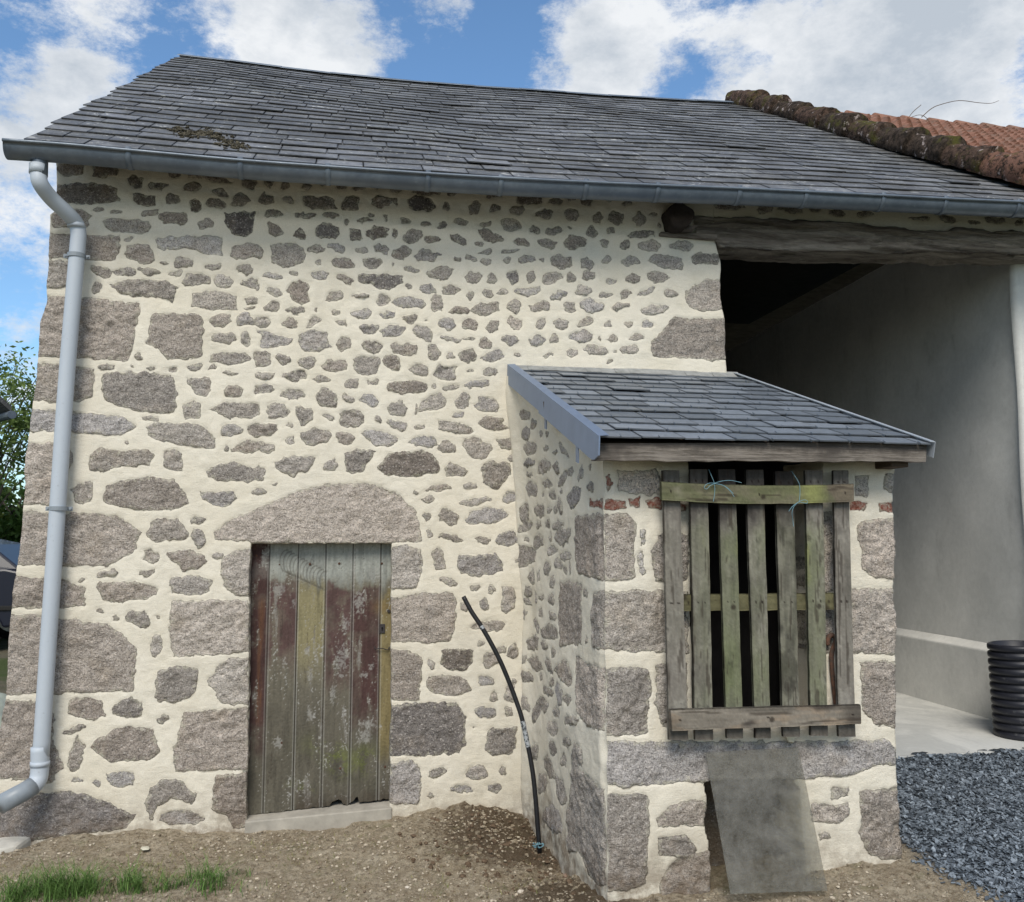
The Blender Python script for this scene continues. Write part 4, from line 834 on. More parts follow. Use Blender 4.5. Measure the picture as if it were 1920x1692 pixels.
# ------------------------------------------------------------------ plank door
YD = .085
bot = [(460,1532),(500,1525),(546,1520),(600,1514),(617,1512),(623,1503),(634,1499),(640,1500),(643,1509),(650,1511),(662,1503),(667,1497),(671,1494),(673,1504),(690,1503),(712,1500),(736,1497)]
BP = [onY(a, b, YD) for a, b in bot]; bx = [p.x for p in BP]; bz = [p.z for p in BP]
dxl, dxr = onY(467, 1300, YD).x - .012, onY(734, 1300, YD).x + .03
ztd = zd + .03; step = .004; ncx = int((dxr - dxl) / step); nrz = int(1.62 / step)
gu, gv = np.meshgrid(np.linspace(0, 1, ncx + 1), np.linspace(0, 1, nrz + 1)); gu = gu.ravel(); gv = gv.ravel()
DX = dxl + (dxr - dxl) * gu; zb = np.interp(DX, bx, bz) + .004 * vn(np.c_[DX, DX * 0, DX * 0], 60, 2); DZ = zb + (ztd - zb) * gv
PX = np.interp(DX, [onY(q, 1280, YD).x for q in range(460, 745, 5)], list(range(460, 745, 5)))
PY = np.interp(-DZ, [-onY(600, q, YD).z for q in range(1010, 1550, 5)], list(range(1010, 1550, 5)))
P3 = np.c_[DX, DX * 0, DZ]
bounds = [499.5, 554, 606.5, 658, 711]
gap = np.min(np.abs(PX[:, None] - np.array(bounds)[None]), 1) / 320.
plank = np.searchsorted(bounds, PX)
gro = np.exp(-(gap / .0035) ** 2)
grain = fbm(P3 + plank[:, None] * 3.3, 60, 4, 12, .6, ani=(1, 1, .06))
stk = fbm(P3 + plank[:, None] * 5.1, 30, 4, 22, .6, ani=(1, 1, .22)); blo = fbm(P3, 11, 5, 32, .6); fine = fbm(P3, 130, 2, 42, .6)
def mixc(c, col, m): return c * (1 - m[:, None]) + np.array(col)[None] * m[:, None]
S_ = lambda a, b, x: ss(a, b, x)
jx = PX + 5 * blo; jy = PY + 16 * stk + 10 * blo
C_ = np.tile(srgb(128, 122, 104), (len(PX), 1)); C_ = mixc(C_, srgb(112, 106, 92), S_(1230, 1360, jy))
C_ = mixc(C_, srgb(176, 180, 172), (1 - S_(1070, 1105, jy)) * .92)                               # pale old primer at the top
y1 = np.interp(plank, [0, 1, 2, 3, 4, 5], [960, 1092, 1500, 1085, 1108, 1500]); y2 = np.interp(plank, [0, 1, 2, 3, 4, 5], [1402, 1262, 1500, 1292, 1362, 1500])
topl = y1 + np.where(plank == 3, (PX - 607) * .35, 0) + np.where(plank == 4, (PX - 659) * -.1, 0)
mar = S_(topl - 5, topl + 7, jy) * (1 - S_(y2 - 60, y2 + 30, jy)) * (plank != 2) * (plank != 5)
mar = mar * (1 - .6 * S_(.18, .5, stk + .35 * fine))
mar = mar * (.62 + .38 * S_(-.5, .1, -blo)); mc = srgb(104, 78, 74); C_ = mixc(C_, mc, np.clip(mar, 0, 1))
C_ = mixc(C_, srgb(78, 48, 45), ((plank == 0) | (plank == 4)) * np.clip(mar, 0, 1) * .6)
C_ = mixc(C_, srgb(128, 84, 48), (plank == 0) * np.exp(-((PX - 487) / 7) ** 2) * S_(1110, 1140, jy) * (1 - S_(1330, 1370, jy)) * S_(-.3, .3, grain) * .6)
C_ = mixc(C_, srgb(158, 148, 104), (plank == 2) * S_(1075, 1120, jy) * (1 - S_(1200, 1290, jy)) * .85)
C_ = mixc(C_, srgb(150, 134, 86), (plank == 5) * S_(1105, 1130, jy) * (1 - S_(1390, 1440, jy)) * .9)
C_ = mixc(C_, srgb(140, 112, 62), np.exp(-(((PX - 715) / 18) ** 2 + ((PY - 1140) / 14) ** 2)) * .6)
C_ = mixc(C_, srgb(104, 99, 84), S_(1310, 1460, jy) * (plank != 5) * (.35 + .5 * S_(-.4, .4, blo)))
for (a, b, r1, r2, s) in [(632, 1420, 26, 22, .8), (688, 1428, 24, 26, .8), (570, 1478, 26, 16, .55), (600, 1395, 30, 20, .35), (645, 1440, 20, 20, .6)]:
    C_ = mixc(C_, srgb(118, 126, 58), np.exp(-(((jx - a) / r1) ** 2 + ((PY - b) / r2) ** 2)) * s * S_(-.4, .3, blo + fine * .4))
for (a, b, r1, r2) in [(640, 1268, 11, 5), (694, 1252, 7, 12), (684, 1268, 8, 8), (576, 1222, 6, 9), (577, 1265, 8, 16), (688, 1385, 17, 20), (691, 1362, 20, 10), (645, 1172, 8, 20), (580, 1340, 8, 16), (528, 1390, 14, 12), (520, 1105, 14, 14), (545, 1130, 6, 16), (668, 1130, 12, 24), (698, 1075, 12, 26), (535, 1240, 5, 12), (640, 1235, 14, 30), (625, 1300, 8, 25), (640, 1445, 8, 12)]:
    C_ = mixc(C_, srgb(176, 174, 168), S_(.45, .95, np.exp(-(((jx - a) / r1) ** 2 + ((PY - b) / r2) ** 2)) + .42 * stk + .42 * fine) * .58)
C_ = mixc(C_, srgb(170, 166, 160), S_(.5, .9, stk * .8 + grain * .4) * .45)                       # scattered chips to the primer
C_ = mixc(C_, srgb(52, 40, 34), S_(.45, .8, grain * .8 + fine * .35) * .5)
C_ = mixc(C_, srgb(70, 55, 42), S_(1470, 1515, jy) * .6 * (PX > 560))
# wire scribbles worn into the paint (arcs of a rubbed barbed wire)
for k in range(13):
    cx_, cy_ = 532 + k * 6.2, 1052 + k * 3.1; rr_ = 17 - .2 * k
    dd = np.abs(np.hypot((PX - cx_), (PY - cy_) * .62) - rr_ * .75); arc = (PX < cx_ + 3)
    C_ = mixc(C_, srgb(92, 86, 76), np.exp(-(dd / .9) ** 2) * arc * .55)
lum = C_.mean(1, keepdims=True); C_ = (lum + (C_ - lum) * .85) * (.70 - .14 * S_(.1, .6, -stk))[:, None]
C_ = C_ * (1 + .20 * grain + .12 * fine)[:, None]
C_ = mixc(C_, srgb(34, 26, 22), gro * .8)
C_ = mixc(C_, srgb(190, 190, 184), np.exp(-((gap - .007) / .0022) ** 2) * (PX > 490) * .35)
depth = YD + .006 * gro + .0012 * grain + .0008 * fine + .003 * _h(plank, plank, plank, 3)
i = np.arange((nrz + 1) * (ncx + 1)).reshape(nrz + 1, ncx + 1)
F = np.stack([i[:-1, :-1], i[:-1, 1:], i[1:, 1:], i[1:, :-1]], -1).reshape(-1, 4)
V = np.c_[DX, depth, DZ]; V2 = V.copy(); V2[:, 1] = YD + .035
dm = M('peeling_paint_planks', .78, .25); dm.color(dm.attr('Col', 'Color')); dm.bump(dm.noise(60, 4, .7, (1, 1, .1)), .5, .003); MAT['door'] = dm.m
bb = np.r_[i[0], i[1:, -1]]; n0 = len(V); 
edge = np.r_[i[0, :]]; Vb = V[edge].copy(); Vb[:, 1] = YD + .035
Fb = np.stack([edge[:-1], n0 + np.arange(len(edge) - 1), n0 + 1 + np.arange(len(edge) - 1), edge[1:]], -1)
Vd = np.vstack([V, Vb]); Cd = np.vstack([C_, C_[edge] * .5])
door = mesh_obj('door', Vd, np.vstack([F, Fb]), MAT['door'], barn, None, False, Cd)
MAT['rust'] = simple('rusty_iron', (.085, .045, .03), .85, .3, 60, .5, .002)
MAT['iron'] = simple('dark_iron', (.035, .03, .03), .6, .4, 60, .4, .002)
mb = MB(); q = onY(716.5, 1179, YD - .004); mb.box(q.x - .016, q.x + .016, q.y - .004, q.y + .012, q.z - .026, q.z + .026)
lp = mb.build('lock_plate', MAT['iron'], door, bevel=.002)
mb = MB(); mb.tube([q + Vector((0, -.0045, .004)), q + Vector((0, -.008, .004))], .005, 10); mb.box(q.x - .002, q.x + .002, q.y - .0075, q.y, q.z - .012, q.z + .004); mb.build('keyhole', simple('black_hole', (.004, .004, .004), .9), lp)
mb = MB(); mb.tube(catmull([onY(703, 1212, YD - .012), onY(704, 1217, YD - .016), onY(716, 1216, YD - .018), onY(727, 1219, YD - .012), onY(730, 1214, YD - .008), onY(735, 1214, YD)], 4), .0028, 6); mb.build('latch_wire', MAT['iron'], door)
mb = MB(); q = onY(729, 1146, YD); mb.tube([q + Vector((0, .01, 0)), q + Vector((0, -.010, 0))], [.011, .009], 10); mb.build('bolt', MAT['iron'], door)
for a, b in [(524, 1059), (581, 1058), (636, 1057), (716, 1057), (528, 1393), (638, 1441), (722, 1438), (481, 1042)]:
    q = onY(a, b, YD); mb = MB(); mb.tube([q + Vector((0, .01, 0)), q + Vector((0, -.002, 0)), q + Vector((0, -.004, 0))], [.0075, .007, .002], 8); mb.build('nail', MAT['rust'], door)
# sill
mb = MB(); a = onY(459, 1540, -.01); b = onY(735, 1513, -.01)
cs = simple('cast_concrete', (.36, .335, .29), .9, .15, 9, .3, .004, det=7)
mb.hexa([(a.x, -.012, -.1), (b.x, -.012, -.1), (b.x, .30, -.1), (a.x, .30, -.1), (a.x, -.012, a.z - .004), (b.x, -.012, b.z - .006), (b.x, .30, b.z + .02), (a.x, .30, a.z + .014)])
mb.build('door_sill', cs, barn, bevel=.006)
mb = MB(); mb.box(dxl - .1, dxr + .1, .24, .30, -.1, 1.75); mb.build('door_backing', MAT['wood_dark'], barn)

# ------------------------------------------------------------------ beam over the cart opening
BT = [onY(a, b, -.03) for a, b in [(1236,396),(1300,397),(1380,399),(1429,402),(1481,409),(1545,406),(1616,416),(1700,422),(1784,427),(1797,422),(1920,429),(2300,443)]]
BB = [onY(a, b, -.03) for a, b in [(1236,448),(1342,450),(1346,458),(1352,464),(1390,463),(1461,468),(1558,472),(1623,471),(1752,472),(1920,475),(2300,480)]]
tx = [p.x for p in BT]; tz = [p.z for p in BT]; qx = [p.x for p in BB]; qz = [p.z for p in BB]
xs = np.arange(onY(1304, 420, -.03).x, 5.6, .012); nf = 34
V = []; rows_ = []
for x in xs:
    zt = np.interp(x, tx, tz) - .012 + .010 * float(vn(np.array([[x, 0, 0]]), 7, 5)[0]) + .005 * float(vn(np.array([[x, 0, 0]]), 26, 6)[0]); zb_ = np.interp(x, qx, qz) + .007 * float(vn(np.array([[x, 3, 0]]), 5, 7)[0]) + .003 * float(vn(np.array([[x, 3, 0]]), 22, 8)[0])
    for k in range(nf + 1): V.append((x, -.03, zt + (zb_ - zt) * k / nf))
    for k in range(1, 13): V.append((x, -.03 + .24 * k / 12, zb_ + .01 * math.sin(k)))
ns = nf + 13; V = np.array(V); fm = (np.arange(len(V)) % ns)
q = np.c_[V[:, 0], V[:, 1] * 2, V[:, 2]]
dg = fbm(q, 7, 5, 61, .6, ani=(.28, 1, 2.4)); dk = fbm(q, 40, 3, 63, .6, ani=(.18, 1, 1))
rnd_ = (2 * fm / nf - 1); bow = np.where(fm <= nf, np.abs(rnd_) ** 6, 0)
V[:, 1] += -.026 * dg - .012 * dk + .02 * ss(.35, .7, fbm(q, 16, 3, 67, .6, ani=(.2, 1, 2.6))) + .03 * bow * (fm <= nf)
V[:, 2] += np.where(fm > nf, .008 * dg, 0)
i = np.arange(len(V)).reshape(len(xs), ns)
F = np.stack([i[:-1, :-1], i[:-1, 1:], i[1:, 1:], i[1:, :-1]], -1).reshape(-1, 4)
F2 = [tuple(i[0, ::-1])]
bm_ = M('weathered_oak_beam', .85, .2); g = bm_.noise(3.2, 7, .72, (.35, 1, 3.2), dist=1.2); g2 = bm_.noise(38, 5, .7, (.12, 1, 1.6), dist=.6)
c = bm_.mix(bm_.map(g, .3, .72), (.085, .07, .06), (.33, .295, .255)); c = bm_.mix(bm_.map(g2, .5, .72, 0, .75), c, (.045, .038, .033)); c = bm_.mix(bm_.map(bm_.noise(14, 5, .75, (.5, 1, 1.6), off=(2, 2, 2)), .60, .72, 0, .6), c, (.30, .285, .25))
bm_.color(c); bm_.bump(bm_.op('ADD', g, bm_.op('MULTIPLY', g2, .8)), 1., .02); MAT['beam'] = bm_.m
mesh_obj('lintel_beam', V, F, MAT['beam'], barn, {'rnd': np.zeros(len(V))}, smooth=True)
a = onY(1239, 432, -.04); b = onY(1345, 450, -.04)
mb = MB(); mb.hexa([(a.x, -.022, b.z + .012), (b.x, -.045, b.z + .004), (b.x, .2, b.z + .004), (a.x, .2, b.z + .012), (a.x + .006, -.022, a.z), (b.x, -.045, a.z), (b.x, .2, a.z), (a.x + .006, .2, a.z)]); mb.build('bearing_plate', MAT['beam'], barn, bevel=.008)
q = onY(1277, 404, -.12); mb = MB()
V = []; n = 26
rad = [.083 + .006 * math.sin(3 * t + 1) + .004 * math.sin(5 * t) for t in np.linspace(0, 2 * math.pi, n, endpoint=False)]
for yy, s in [(-.125, .93), (-.118, 1), (-.03, 1.02), (.3, 1.03)]:
    for k in range(n): t = 2 * math.pi * k / n; V.append((q.x + rad[k] * s * math.cos(t), yy, q.z + .0 + rad[k] * s * math.sin(t)))
F = [(j * n + k, j * n + (k + 1) % n, (j + 1) * n + (k + 1) % n, (j + 1) * n + k) for j in range(3) for k in range(n)] + [tuple(range(n))]
pe = M('end_grain', .9, .1); sx = pe.n('ShaderNodeTexWave'); pe.color(pe.mix(pe.noise(25, 5, .7), (.012, .010, .010), (.05, .04, .034))); pe.bump(pe.noise(50, 4, .7), .6, .006)
mb.add(V, F); mb.build('purlin_end', pe.m, barn)
a = onY(1264, 424, -.06); b = onY(1305, 434, -.06)
mb = MB(); mb.hexa([(a.x, -.07, b.z), (b.x - .03, -.10, b.z), (b.x, .05, b.z), (a.x, .05, b.z), (a.x, -.07, a.z), (b.x, -.10, a.z), (b.x, .05, a.z), (a.x, .05, a.z)]); mb.build('wedge', MAT['board'], barn)

# ------------------------------------------------------------------ cart bay behind the opening
cm = M('cement_render', .92, .12); f1 = cm.noise(1.3, 5, .6); f2 = cm.noise(22, 5, .7); f3 = cm.noise(6, 5, .7, (1, 1, .5), off=(1, 5, 2))
c = cm.mix(cm.map(f1, .35, .65), (.58, .58, .555), (.68, .675, .645)); c = cm.bright(c, cm.map(f2, .3, .7, .93, 1.07, False)); c = cm.mix(cm.map(f3, .55, .75, 0, .45), c, (.40, .40, .38))
cm.color(c); cm.bump(cm.noise(90, 4, .7), .35, .004); MAT['render'] = cm.m
mb = MB(); XI = 4.60
def grid(mb, o, u, v, nu, nv, jit=0.0, seed=0, fl=False):
    o, u, v = Vector(o), Vector(u), Vector(v); V = []; n = u.cross(v).normalized()
    for j in range(nv + 1):
        for i_ in range(nu + 1):
            p = o + u * (i_ / nu) + v * (j / nv); V.append(p)
    A_ = np.array([tuple(p) for p in V]); d_ = fbm(A_, 1.6, 4, seed) * jit
    V = [p + n * float(k) for p, k in zip(V, d_)]
    F = [(j * (nu + 1) + i_, j * (nu + 1) + i_ + 1, (j + 1) * (nu + 1) + i_ + 1, (j + 1) * (nu + 1) + i_) for j in range(nv) for i_ in range(nu)]
    mb.add(V, F)
grid(mb, (XI + .012, .20, FLZ - .1), (.25, 6.6, 0), (0, 0, 3.8), 60, 40, .012, 5)
# rounded nose and the pier face beside it
V = []
for j in range(41):
    z = FLZ - .1 + 3.8 * j / 40
    for k in range(9):
        t = k / 8 * math.pi / 2; wob = .006 * math.sin(z * 5 + 1)
        V.append((XI + .02 - .035 * math.cos(t) + wob, .24 - .04 * math.sin(t), z))
    V.append((6.8, .20, z))
mb.add(V, [(j * 10 + k, j * 10 + k + 1, (j + 1) * 10 + k + 1, (j + 1) * 10 + k) for j in range(40) for k in range(9)])
mb.build('interior_wall', MAT['render'], barn, smooth=True)
mb = MB(); zp = .865
mb.hexa([(XI - .055, .245, FLZ - .1), (XI + .02, .245, FLZ - .1), (XI + .27, 6.8, FLZ - .1), (XI + .19, 6.8, FLZ - .1), (XI - .055, .245, zp - .035), (XI + .02, .245, zp + .015), (XI + .27, 6.8, zp + .015), (XI + .19, 6.8, zp - .035)])
mb.build('plinth', MAT['render'], barn, bevel=.01)
mb = MB(); grid(mb, (1.7, 6.82, 0), (3.3, 0, 0), (0, 0, 5.8), 8, 12, .02, 8); mb.add([(1.75, .5, 0), (1.75, 6.9, 0), (1.75, 6.9, 3.6), (1.75, 3.4, 5.9), (1.75, .5, 3.95)], [(0, 1, 2, 3, 4)]); mb.build('back_wall', simple('shade_dark_masonry', (.035, .034, .036), .95, .05, 8, .3, .01), barn)  # near-black colour stands in for the darkness deep in the bay
mb = MB(); mb.box(1.7, 5.3, 1.3, 6.9, 4.52, 4.56); mb.build('added_shade_ceiling', simple('shade_black', (.018, .017, .017), .95, .05, 8, .3), barn)  # unseen black ceiling added to keep the top of the bay dark
mb = MB()
grid(mb, (2.2, -.262, FLZ), (3.6, .03, 0), (0, 7.2, 0), 20, 20, .0, 12); mb.box(2.2, 5.8, -.2635, 7, FLZ - .2, FLZ - .001)
fm_ = M('trowelled_concrete', .7, .25); fn = fm_.noise(2.2, 6, .7, dist=1); fm_.color(fm_.bright(fm_.mix(fm_.map(fn, .35, .65), (.46, .465, .45), (.60, .60, .575)), fm_.map(fm_.noise(40, 4, .7), .3, .7, .95, 1.05, False)))
fl = mb.build('concrete_floor', fm_.m, smooth=False); fl['kind'] = 'structure'

# ------------------------------------------------------------------ lower tiled roof that joins on the right
tiled = thing('tiled_barn', 'adjoining barn with an orange clay tile roof edged by mossy rounded verge tiles', 'barn', (5.6, 1.5, 0))
TR = [onY(a, b, 3.45) for a, b in [(1380,190),(1480,207),(1640,222),(1760,232),(1920,247),(2200,276)]]
trx = [p.x for p in TR]; trz = [p.z for p in TR]
def TP(x, t):
    y = -.30 + 3.75 * t; a = float(np.interp(x, ex, ez)) + .07; b = float(np.interp(x, trx, trz)); z = a * (1 - t) + b * t
    return Vector((x, y, z)), Vector((0, -(b - a), 3.75)).normalized()
rake = lambda t: 4.66 + (4.06 - 4.66) * t
rowsT, pitch = 21, .118
xs_ = np.arange(3.9, 9.5, pitch / 8); tt = []
for r0 in range(rowsT): tt += [(r0 + f) / rowsT for f in (0, .02, .3, .6, .9)]
tt.append(1.0); V = []
for t in tt:
    r0 = min(int(t * rowsT + 1e-6), rowsT - 1); f = t * rowsT - r0
    for x in xs_:
        ph = (x / pitch + .0) % 1; rib = max(0, math.cos((ph - .5) * math.pi * 1.9)) if abs(ph - .5) < .27 else 0
        h = .022 * rib * (1 - .25 * f) + .022 * (1 - f) * (1 if f > .01 else 0) + .004 * math.sin(x * 13.1 + r0 * 5.3)
        if f > .01: h += .010 * rib * (1 - f)
        p, n = TP(max(x, rake(t)), t); V.append(p + n * h)
nx = len(xs_); F = [(j * nx + k, j * nx + k + 1, (j + 1) * nx + k + 1, (j + 1) * nx + k) for j in range(len(tt) - 1) for k in range(nx - 1)]
tm = M('clay_tile', .9, .15); a1 = tm.noise(9, 5, .7); a2 = tm.noise(2.5, 4, .7, off=(4, 4, 4)); v_ = tm.voro(8.5, 'F1', 'Color'); sp = tm.n('ShaderNodeSeparateColor'); tm.l(v_, sp.inputs[0])
c = tm.mix(sp.outputs[0], (.19, .088, .058), (.30, .16, .115)); c = tm.mix(tm.map(a1, .45, .7, 0, .8), c, (.13, .09, .07)); c = tm.mix(tm.map(a2, .5, .7, 0, .5), c, (.20, .15, .12)); c = tm.mix(tm.map(tm.noise(45, 4, .7), .6, .72, 0, .6), c, (.42, .36, .30))
tm.color(c); tm.bump(tm.noise(50, 4, .7), .5, .008); MAT['tile'] = tm.m
mesh_obj('roof', V, F, MAT['tile'], tiled, {'rnd': np.zeros(len(V))})
mo = M('mossy_tile', .95, .1); n1 = mo.noise(22, 6, .8); n2 = mo.noise(5, 5, .7, off=(2, 6, 1)); gz = mo.n('ShaderNodeNewGeometry'); 
c = mo.mix(mo.map(n1, .35, .7), (.020, .016, .013), (.095, .070, .055)); c = mo.mix(mo.map(n2, .5, .66, 0, .85), c, (.085, .085, .022)); c = mo.mix(mo.map(mo.noise(13, 4, .65, off=(6, 6, 1)), .60, .66, 0, .8), c, (.38, .32, .30))
c = mo.mix(mo.op('MULTIPLY', mo.attr('rnd'), mo.map(n1, .4, .55)), c, (.34, .17, .12)); mo.color(c); mo.bump(n1, 1, .02); MAT['mossy'] = mo.m
def half_tile(name, A_, B_, r0, r1, mat, parent, up, rnd, moss=.012, seed=0, nl=18, na=22, k0=-.15, k1=1.15):
    A_, B_ = Vector(A_), Vector(B_); d_ = (B_ - A_).normalized(); side = d_.cross(up).normalized(); u_ = side.cross(d_).normalized(); V = []
    for j in range(nl + 1):
        for k in range(na + 1):
            t = math.pi * (k0 + (k1 - k0) * k / na); r = r0 + (r1 - r0) * j / nl; V.append(A_.lerp(B_, j / nl) + (side * math.cos(t) + u_ * math.sin(t)) * r)
    V = np.array([tuple(v) for v in V]); c_ = np.repeat(np.array([tuple(A_.lerp(B_, j / nl)) for j in range(nl + 1)]), na + 1, 0); nn = V - c_; nn /= np.linalg.norm(nn, axis=1)[:, None]
    V = V + nn * (moss * (fbm(V, 14, 4, seed, .6)) + moss * .9)[:, None]
    i_ = np.arange(len(V)).reshape(nl + 1, na + 1); F = np.stack([i_[:-1, :-1], i_[:-1, 1:], i_[1:, 1:], i_[1:, :-1]], -1).reshape(-1, 4)
    # close the front end
    n0 = len(V); V = np.vstack([V, (A_ - u_ * r0 * .25)[:]]); Fl = [tuple(f) for f in F] + [(int(i_[0, k]), n0, int(i_[0, k + 1])) for k in range(na)]
    return mesh_obj(name, V, Fl, mat, parent, {'rnd': np.full(len(V), rnd)}, smooth=True)
NR = 11
for k in range(NR):
    t0, t1 = k / NR - .012, (k + 1) / NR + .02; pa, n = TP(rake(t0) + .005, t0); pb, n = TP(rake(t1) - .005, t1)
    half_tile('rake_tile', pa + n * .036, pb + n * .004, .122 + .010 * math.sin(k * 2.2), .080, MAT['mossy'], tiled, n, [.75, .45, .1, 0, 0, .05, 0, .1, 0, .05, .1][k], .013, 40 + k)
rp = onY(1440, 200, 3.45).x; k = 0; x = rp - .1
while x < 8.4:
    pa, n = TP(x, 1); pb, n = TP(x + .36, 1)
    half_tile('ridge_tile', pa + Vector((0, 0, -.035)), pb + Vector((0, 0, -.05)), .083, .066, MAT['tile'], tiled, Vector((0, 0, 1)), .5, .004, 80 + k, 8, 14); x += .335; k += 1
mb = MB(); quadstrip(mb, lambda k: TP(4 + 5 * k, 1)[0], lambda k: Vector((4 + 5 * k, 7.2, 3.6))); quadstrip(mb, lambda k: TP(4.7 + 5 * k, 0)[0] - Vector((0, 0, .05)), lambda k: TP(4.4 + 5 * k, 1)[0] - Vector((0, 0, .05))); mb.build('roof_deck', MAT['wood_dark'], tiled)
mb = MB(); grid(mb, (6.6, .02, -.2), (4, 0, 0), (0, 0, 4), 20, 20, .02, 3); mb.build('wall', MAT['lime'], tiled)
MAT['twig'] = simple('dead_twig', (.16, .13, .11), .9, .1)
tw = MB()
tw.tube(catmull([onY(1702, 223, 3.42), onY(1712, 210, 3.42), onY(1727, 197, 3.42)], 4), .004, 5)
tw.tube(catmull([onY(1728, 220, 3.40), onY(1745, 205, 3.40), onY(1762, 197, 3.40), onY(1798, 189, 3.40), onY(1835, 193, 3.40), onY(1858, 194, 3.4), onY(1873, 189, 3.40)], 5), [.006] * 31, 5) if False else None
pts_ = catmull([onY(1728, 220, 3.40), onY(1745, 205, 3.40), onY(1762, 197, 3.40), onY(1798, 189, 3.40), onY(1835, 193, 3.40), onY(1858, 194, 3.4), onY(1873, 189, 3.40)], 5)
tw.tube(pts_, [.0055 - .003 * k / len(pts_) for k in range(len(pts_))], 5)
tw.tube(catmull([onY(1706, 221, 3.42), onY(1722, 216, 3.42), onY(1732, 218, 3.42), onY(1742, 226, 3.42)], 4), .0035, 5)
tag(tw.build('bare_twig', MAT['twig']), 'thin bare twig sticking up from the ridge of the orange tiled roof', 'twig')
# ------------------------------------------------------------------ pallet across the lean-to window
pal = thing('wooden_pallet', 'greyed algae-stained slatted wooden pallet standing upright over the lean-to window', 'pallet', (1.83, YF - .06, zw0 - .03))
pm = M('pallet_wood', .85, .2); pm.color(pm.attr('Col', 'Color')); pm.bump(pm.op('ADD', pm.noise(45, 5, .75, (1, 1, .12)), pm.noise(120, 3, .7, (1, 1, .4))), .7, .004); MAT['pallet'] = pm.m
def plank_obj(name, c4, y, th, seed, paint, parent, horiz=False, bow=0):
    """board from four corners (tl, tr, br, bl) given in the photograph, lying on plane y; colour mapped per point"""
    TL, TR_, BR, BL = [onY(a, b, y) for a, b in c4]
    L_ = (TR_ - TL).length if horiz else (BL - TL).length; W_ = (BL - TL).length if horiz else (TR_ - TL).length
    nl, nw = int(L_ / .006), max(6, int(W_ / .006))
    u, v = np.meshgrid(np.linspace(0, 1, nw + 1), np.linspace(0, 1, nl + 1)); u = u.ravel(); v = v.ravel()
    tl, tr, br, bl = map(lambda q: np.array(tuple(q)), (TL, TR_, BR, BL))
    if horiz: P = ((tl[None] * (1 - v)[:, None] + tr[None] * v[:, None]) * (1 - u)[:, None] + (bl[None] * (1 - v)[:, None] + br[None] * v[:, None]) * u[:, None])
    else: P = ((tl[None] * (1 - u)[:, None] + tr[None] * u[:, None]) * (1 - v)[:, None] + (bl[None] * (1 - u)[:, None] + br[None] * u[:, None]) * v[:, None])
    Lc = v * L_; Wc = u * W_; Q = np.c_[Wc, np.full(len(u), seed * 2.7), Lc]
    eg = .0012 * vn(np.c_[Lc, u * 0 + seed, np.round(u) * 3], 18, 5) * (np.minimum(u, 1 - u) < .01)
    P[:, 2 if horiz else 0] += eg
    P[:, 1] += bow * np.sin(np.pi * v) - .0010 * fbm(Q, 60, 3, seed, .6, ani=(1, 1, .1)) + .003 * (np.minimum(u, 1 - u) < .01) 
    if horiz and bow: P[:, 2] += -.012 * np.sin(np.pi * v * 1.0)
    C = paint(u, v, Q, seed); gr = fbm(Q, 70, 4, seed + 5, .6, ani=(1, 1, .07)); fi = fbm(Q, 150, 2, seed + 6, .6)
    lm_ = C.mean(1, keepdims=True); C = (lm_ + (C - lm_) * .95) * (.74 - .16 * ss(.0, .6, fbm(Q, 5, 3, seed + 50, .6)))[:, None] * (1 + .26 * gr + .14 * fi)[:, None]; C = mixc(C, srgb(48, 40, 34), ss(.42, .7, gr) * .7)
    kn = ss(.016, .008, np.hypot(Wc - W_ * .5 - .01, (Lc - L_ * .52))) * .8; C = mixc(C, srgb(44, 36, 30), kn * (seed % 3 == 1))
    for e_ in (.045, .5, .955):
        for du in ((.3, .7) if not horiz else (.5,)):
            C = mixc(C, srgb(34, 26, 22), ss(.0055, .0035, np.hypot(Wc - W_ * du, Lc - L_ * e_)))
    n = len(P); B = P.copy(); B[:, 1] = y + th
    i_ = np.arange(n).reshape(nl + 1, nw + 1); F = np.stack([i_[:-1, :-1], i_[:-1, 1:], i_[1:, 1:], i_[1:, :-1]], -1).reshape(-1, 4)
    ring = np.r_[i_[0, :], i_[1:, -1], i_[-1, -2::-1], i_[-2:0:-1, 0]]
    Fs = np.stack([ring, np.r_[ring[1:], ring[0]], n + np.r_[np.arange(1, len(ring)), 0], n + np.arange(len(ring))], -1)
    return mesh_obj(name, np.vstack([P, B[ring]]), np.vstack([F, Fs]), MAT['pallet'], parent, None, False, np.vstack([C, C[ring] * .85]))
GRY, GRN, DRK, PAL = srgb(138, 132, 124), srgb(120, 126, 94), srgb(54, 50, 48), srgb(172, 166, 156)
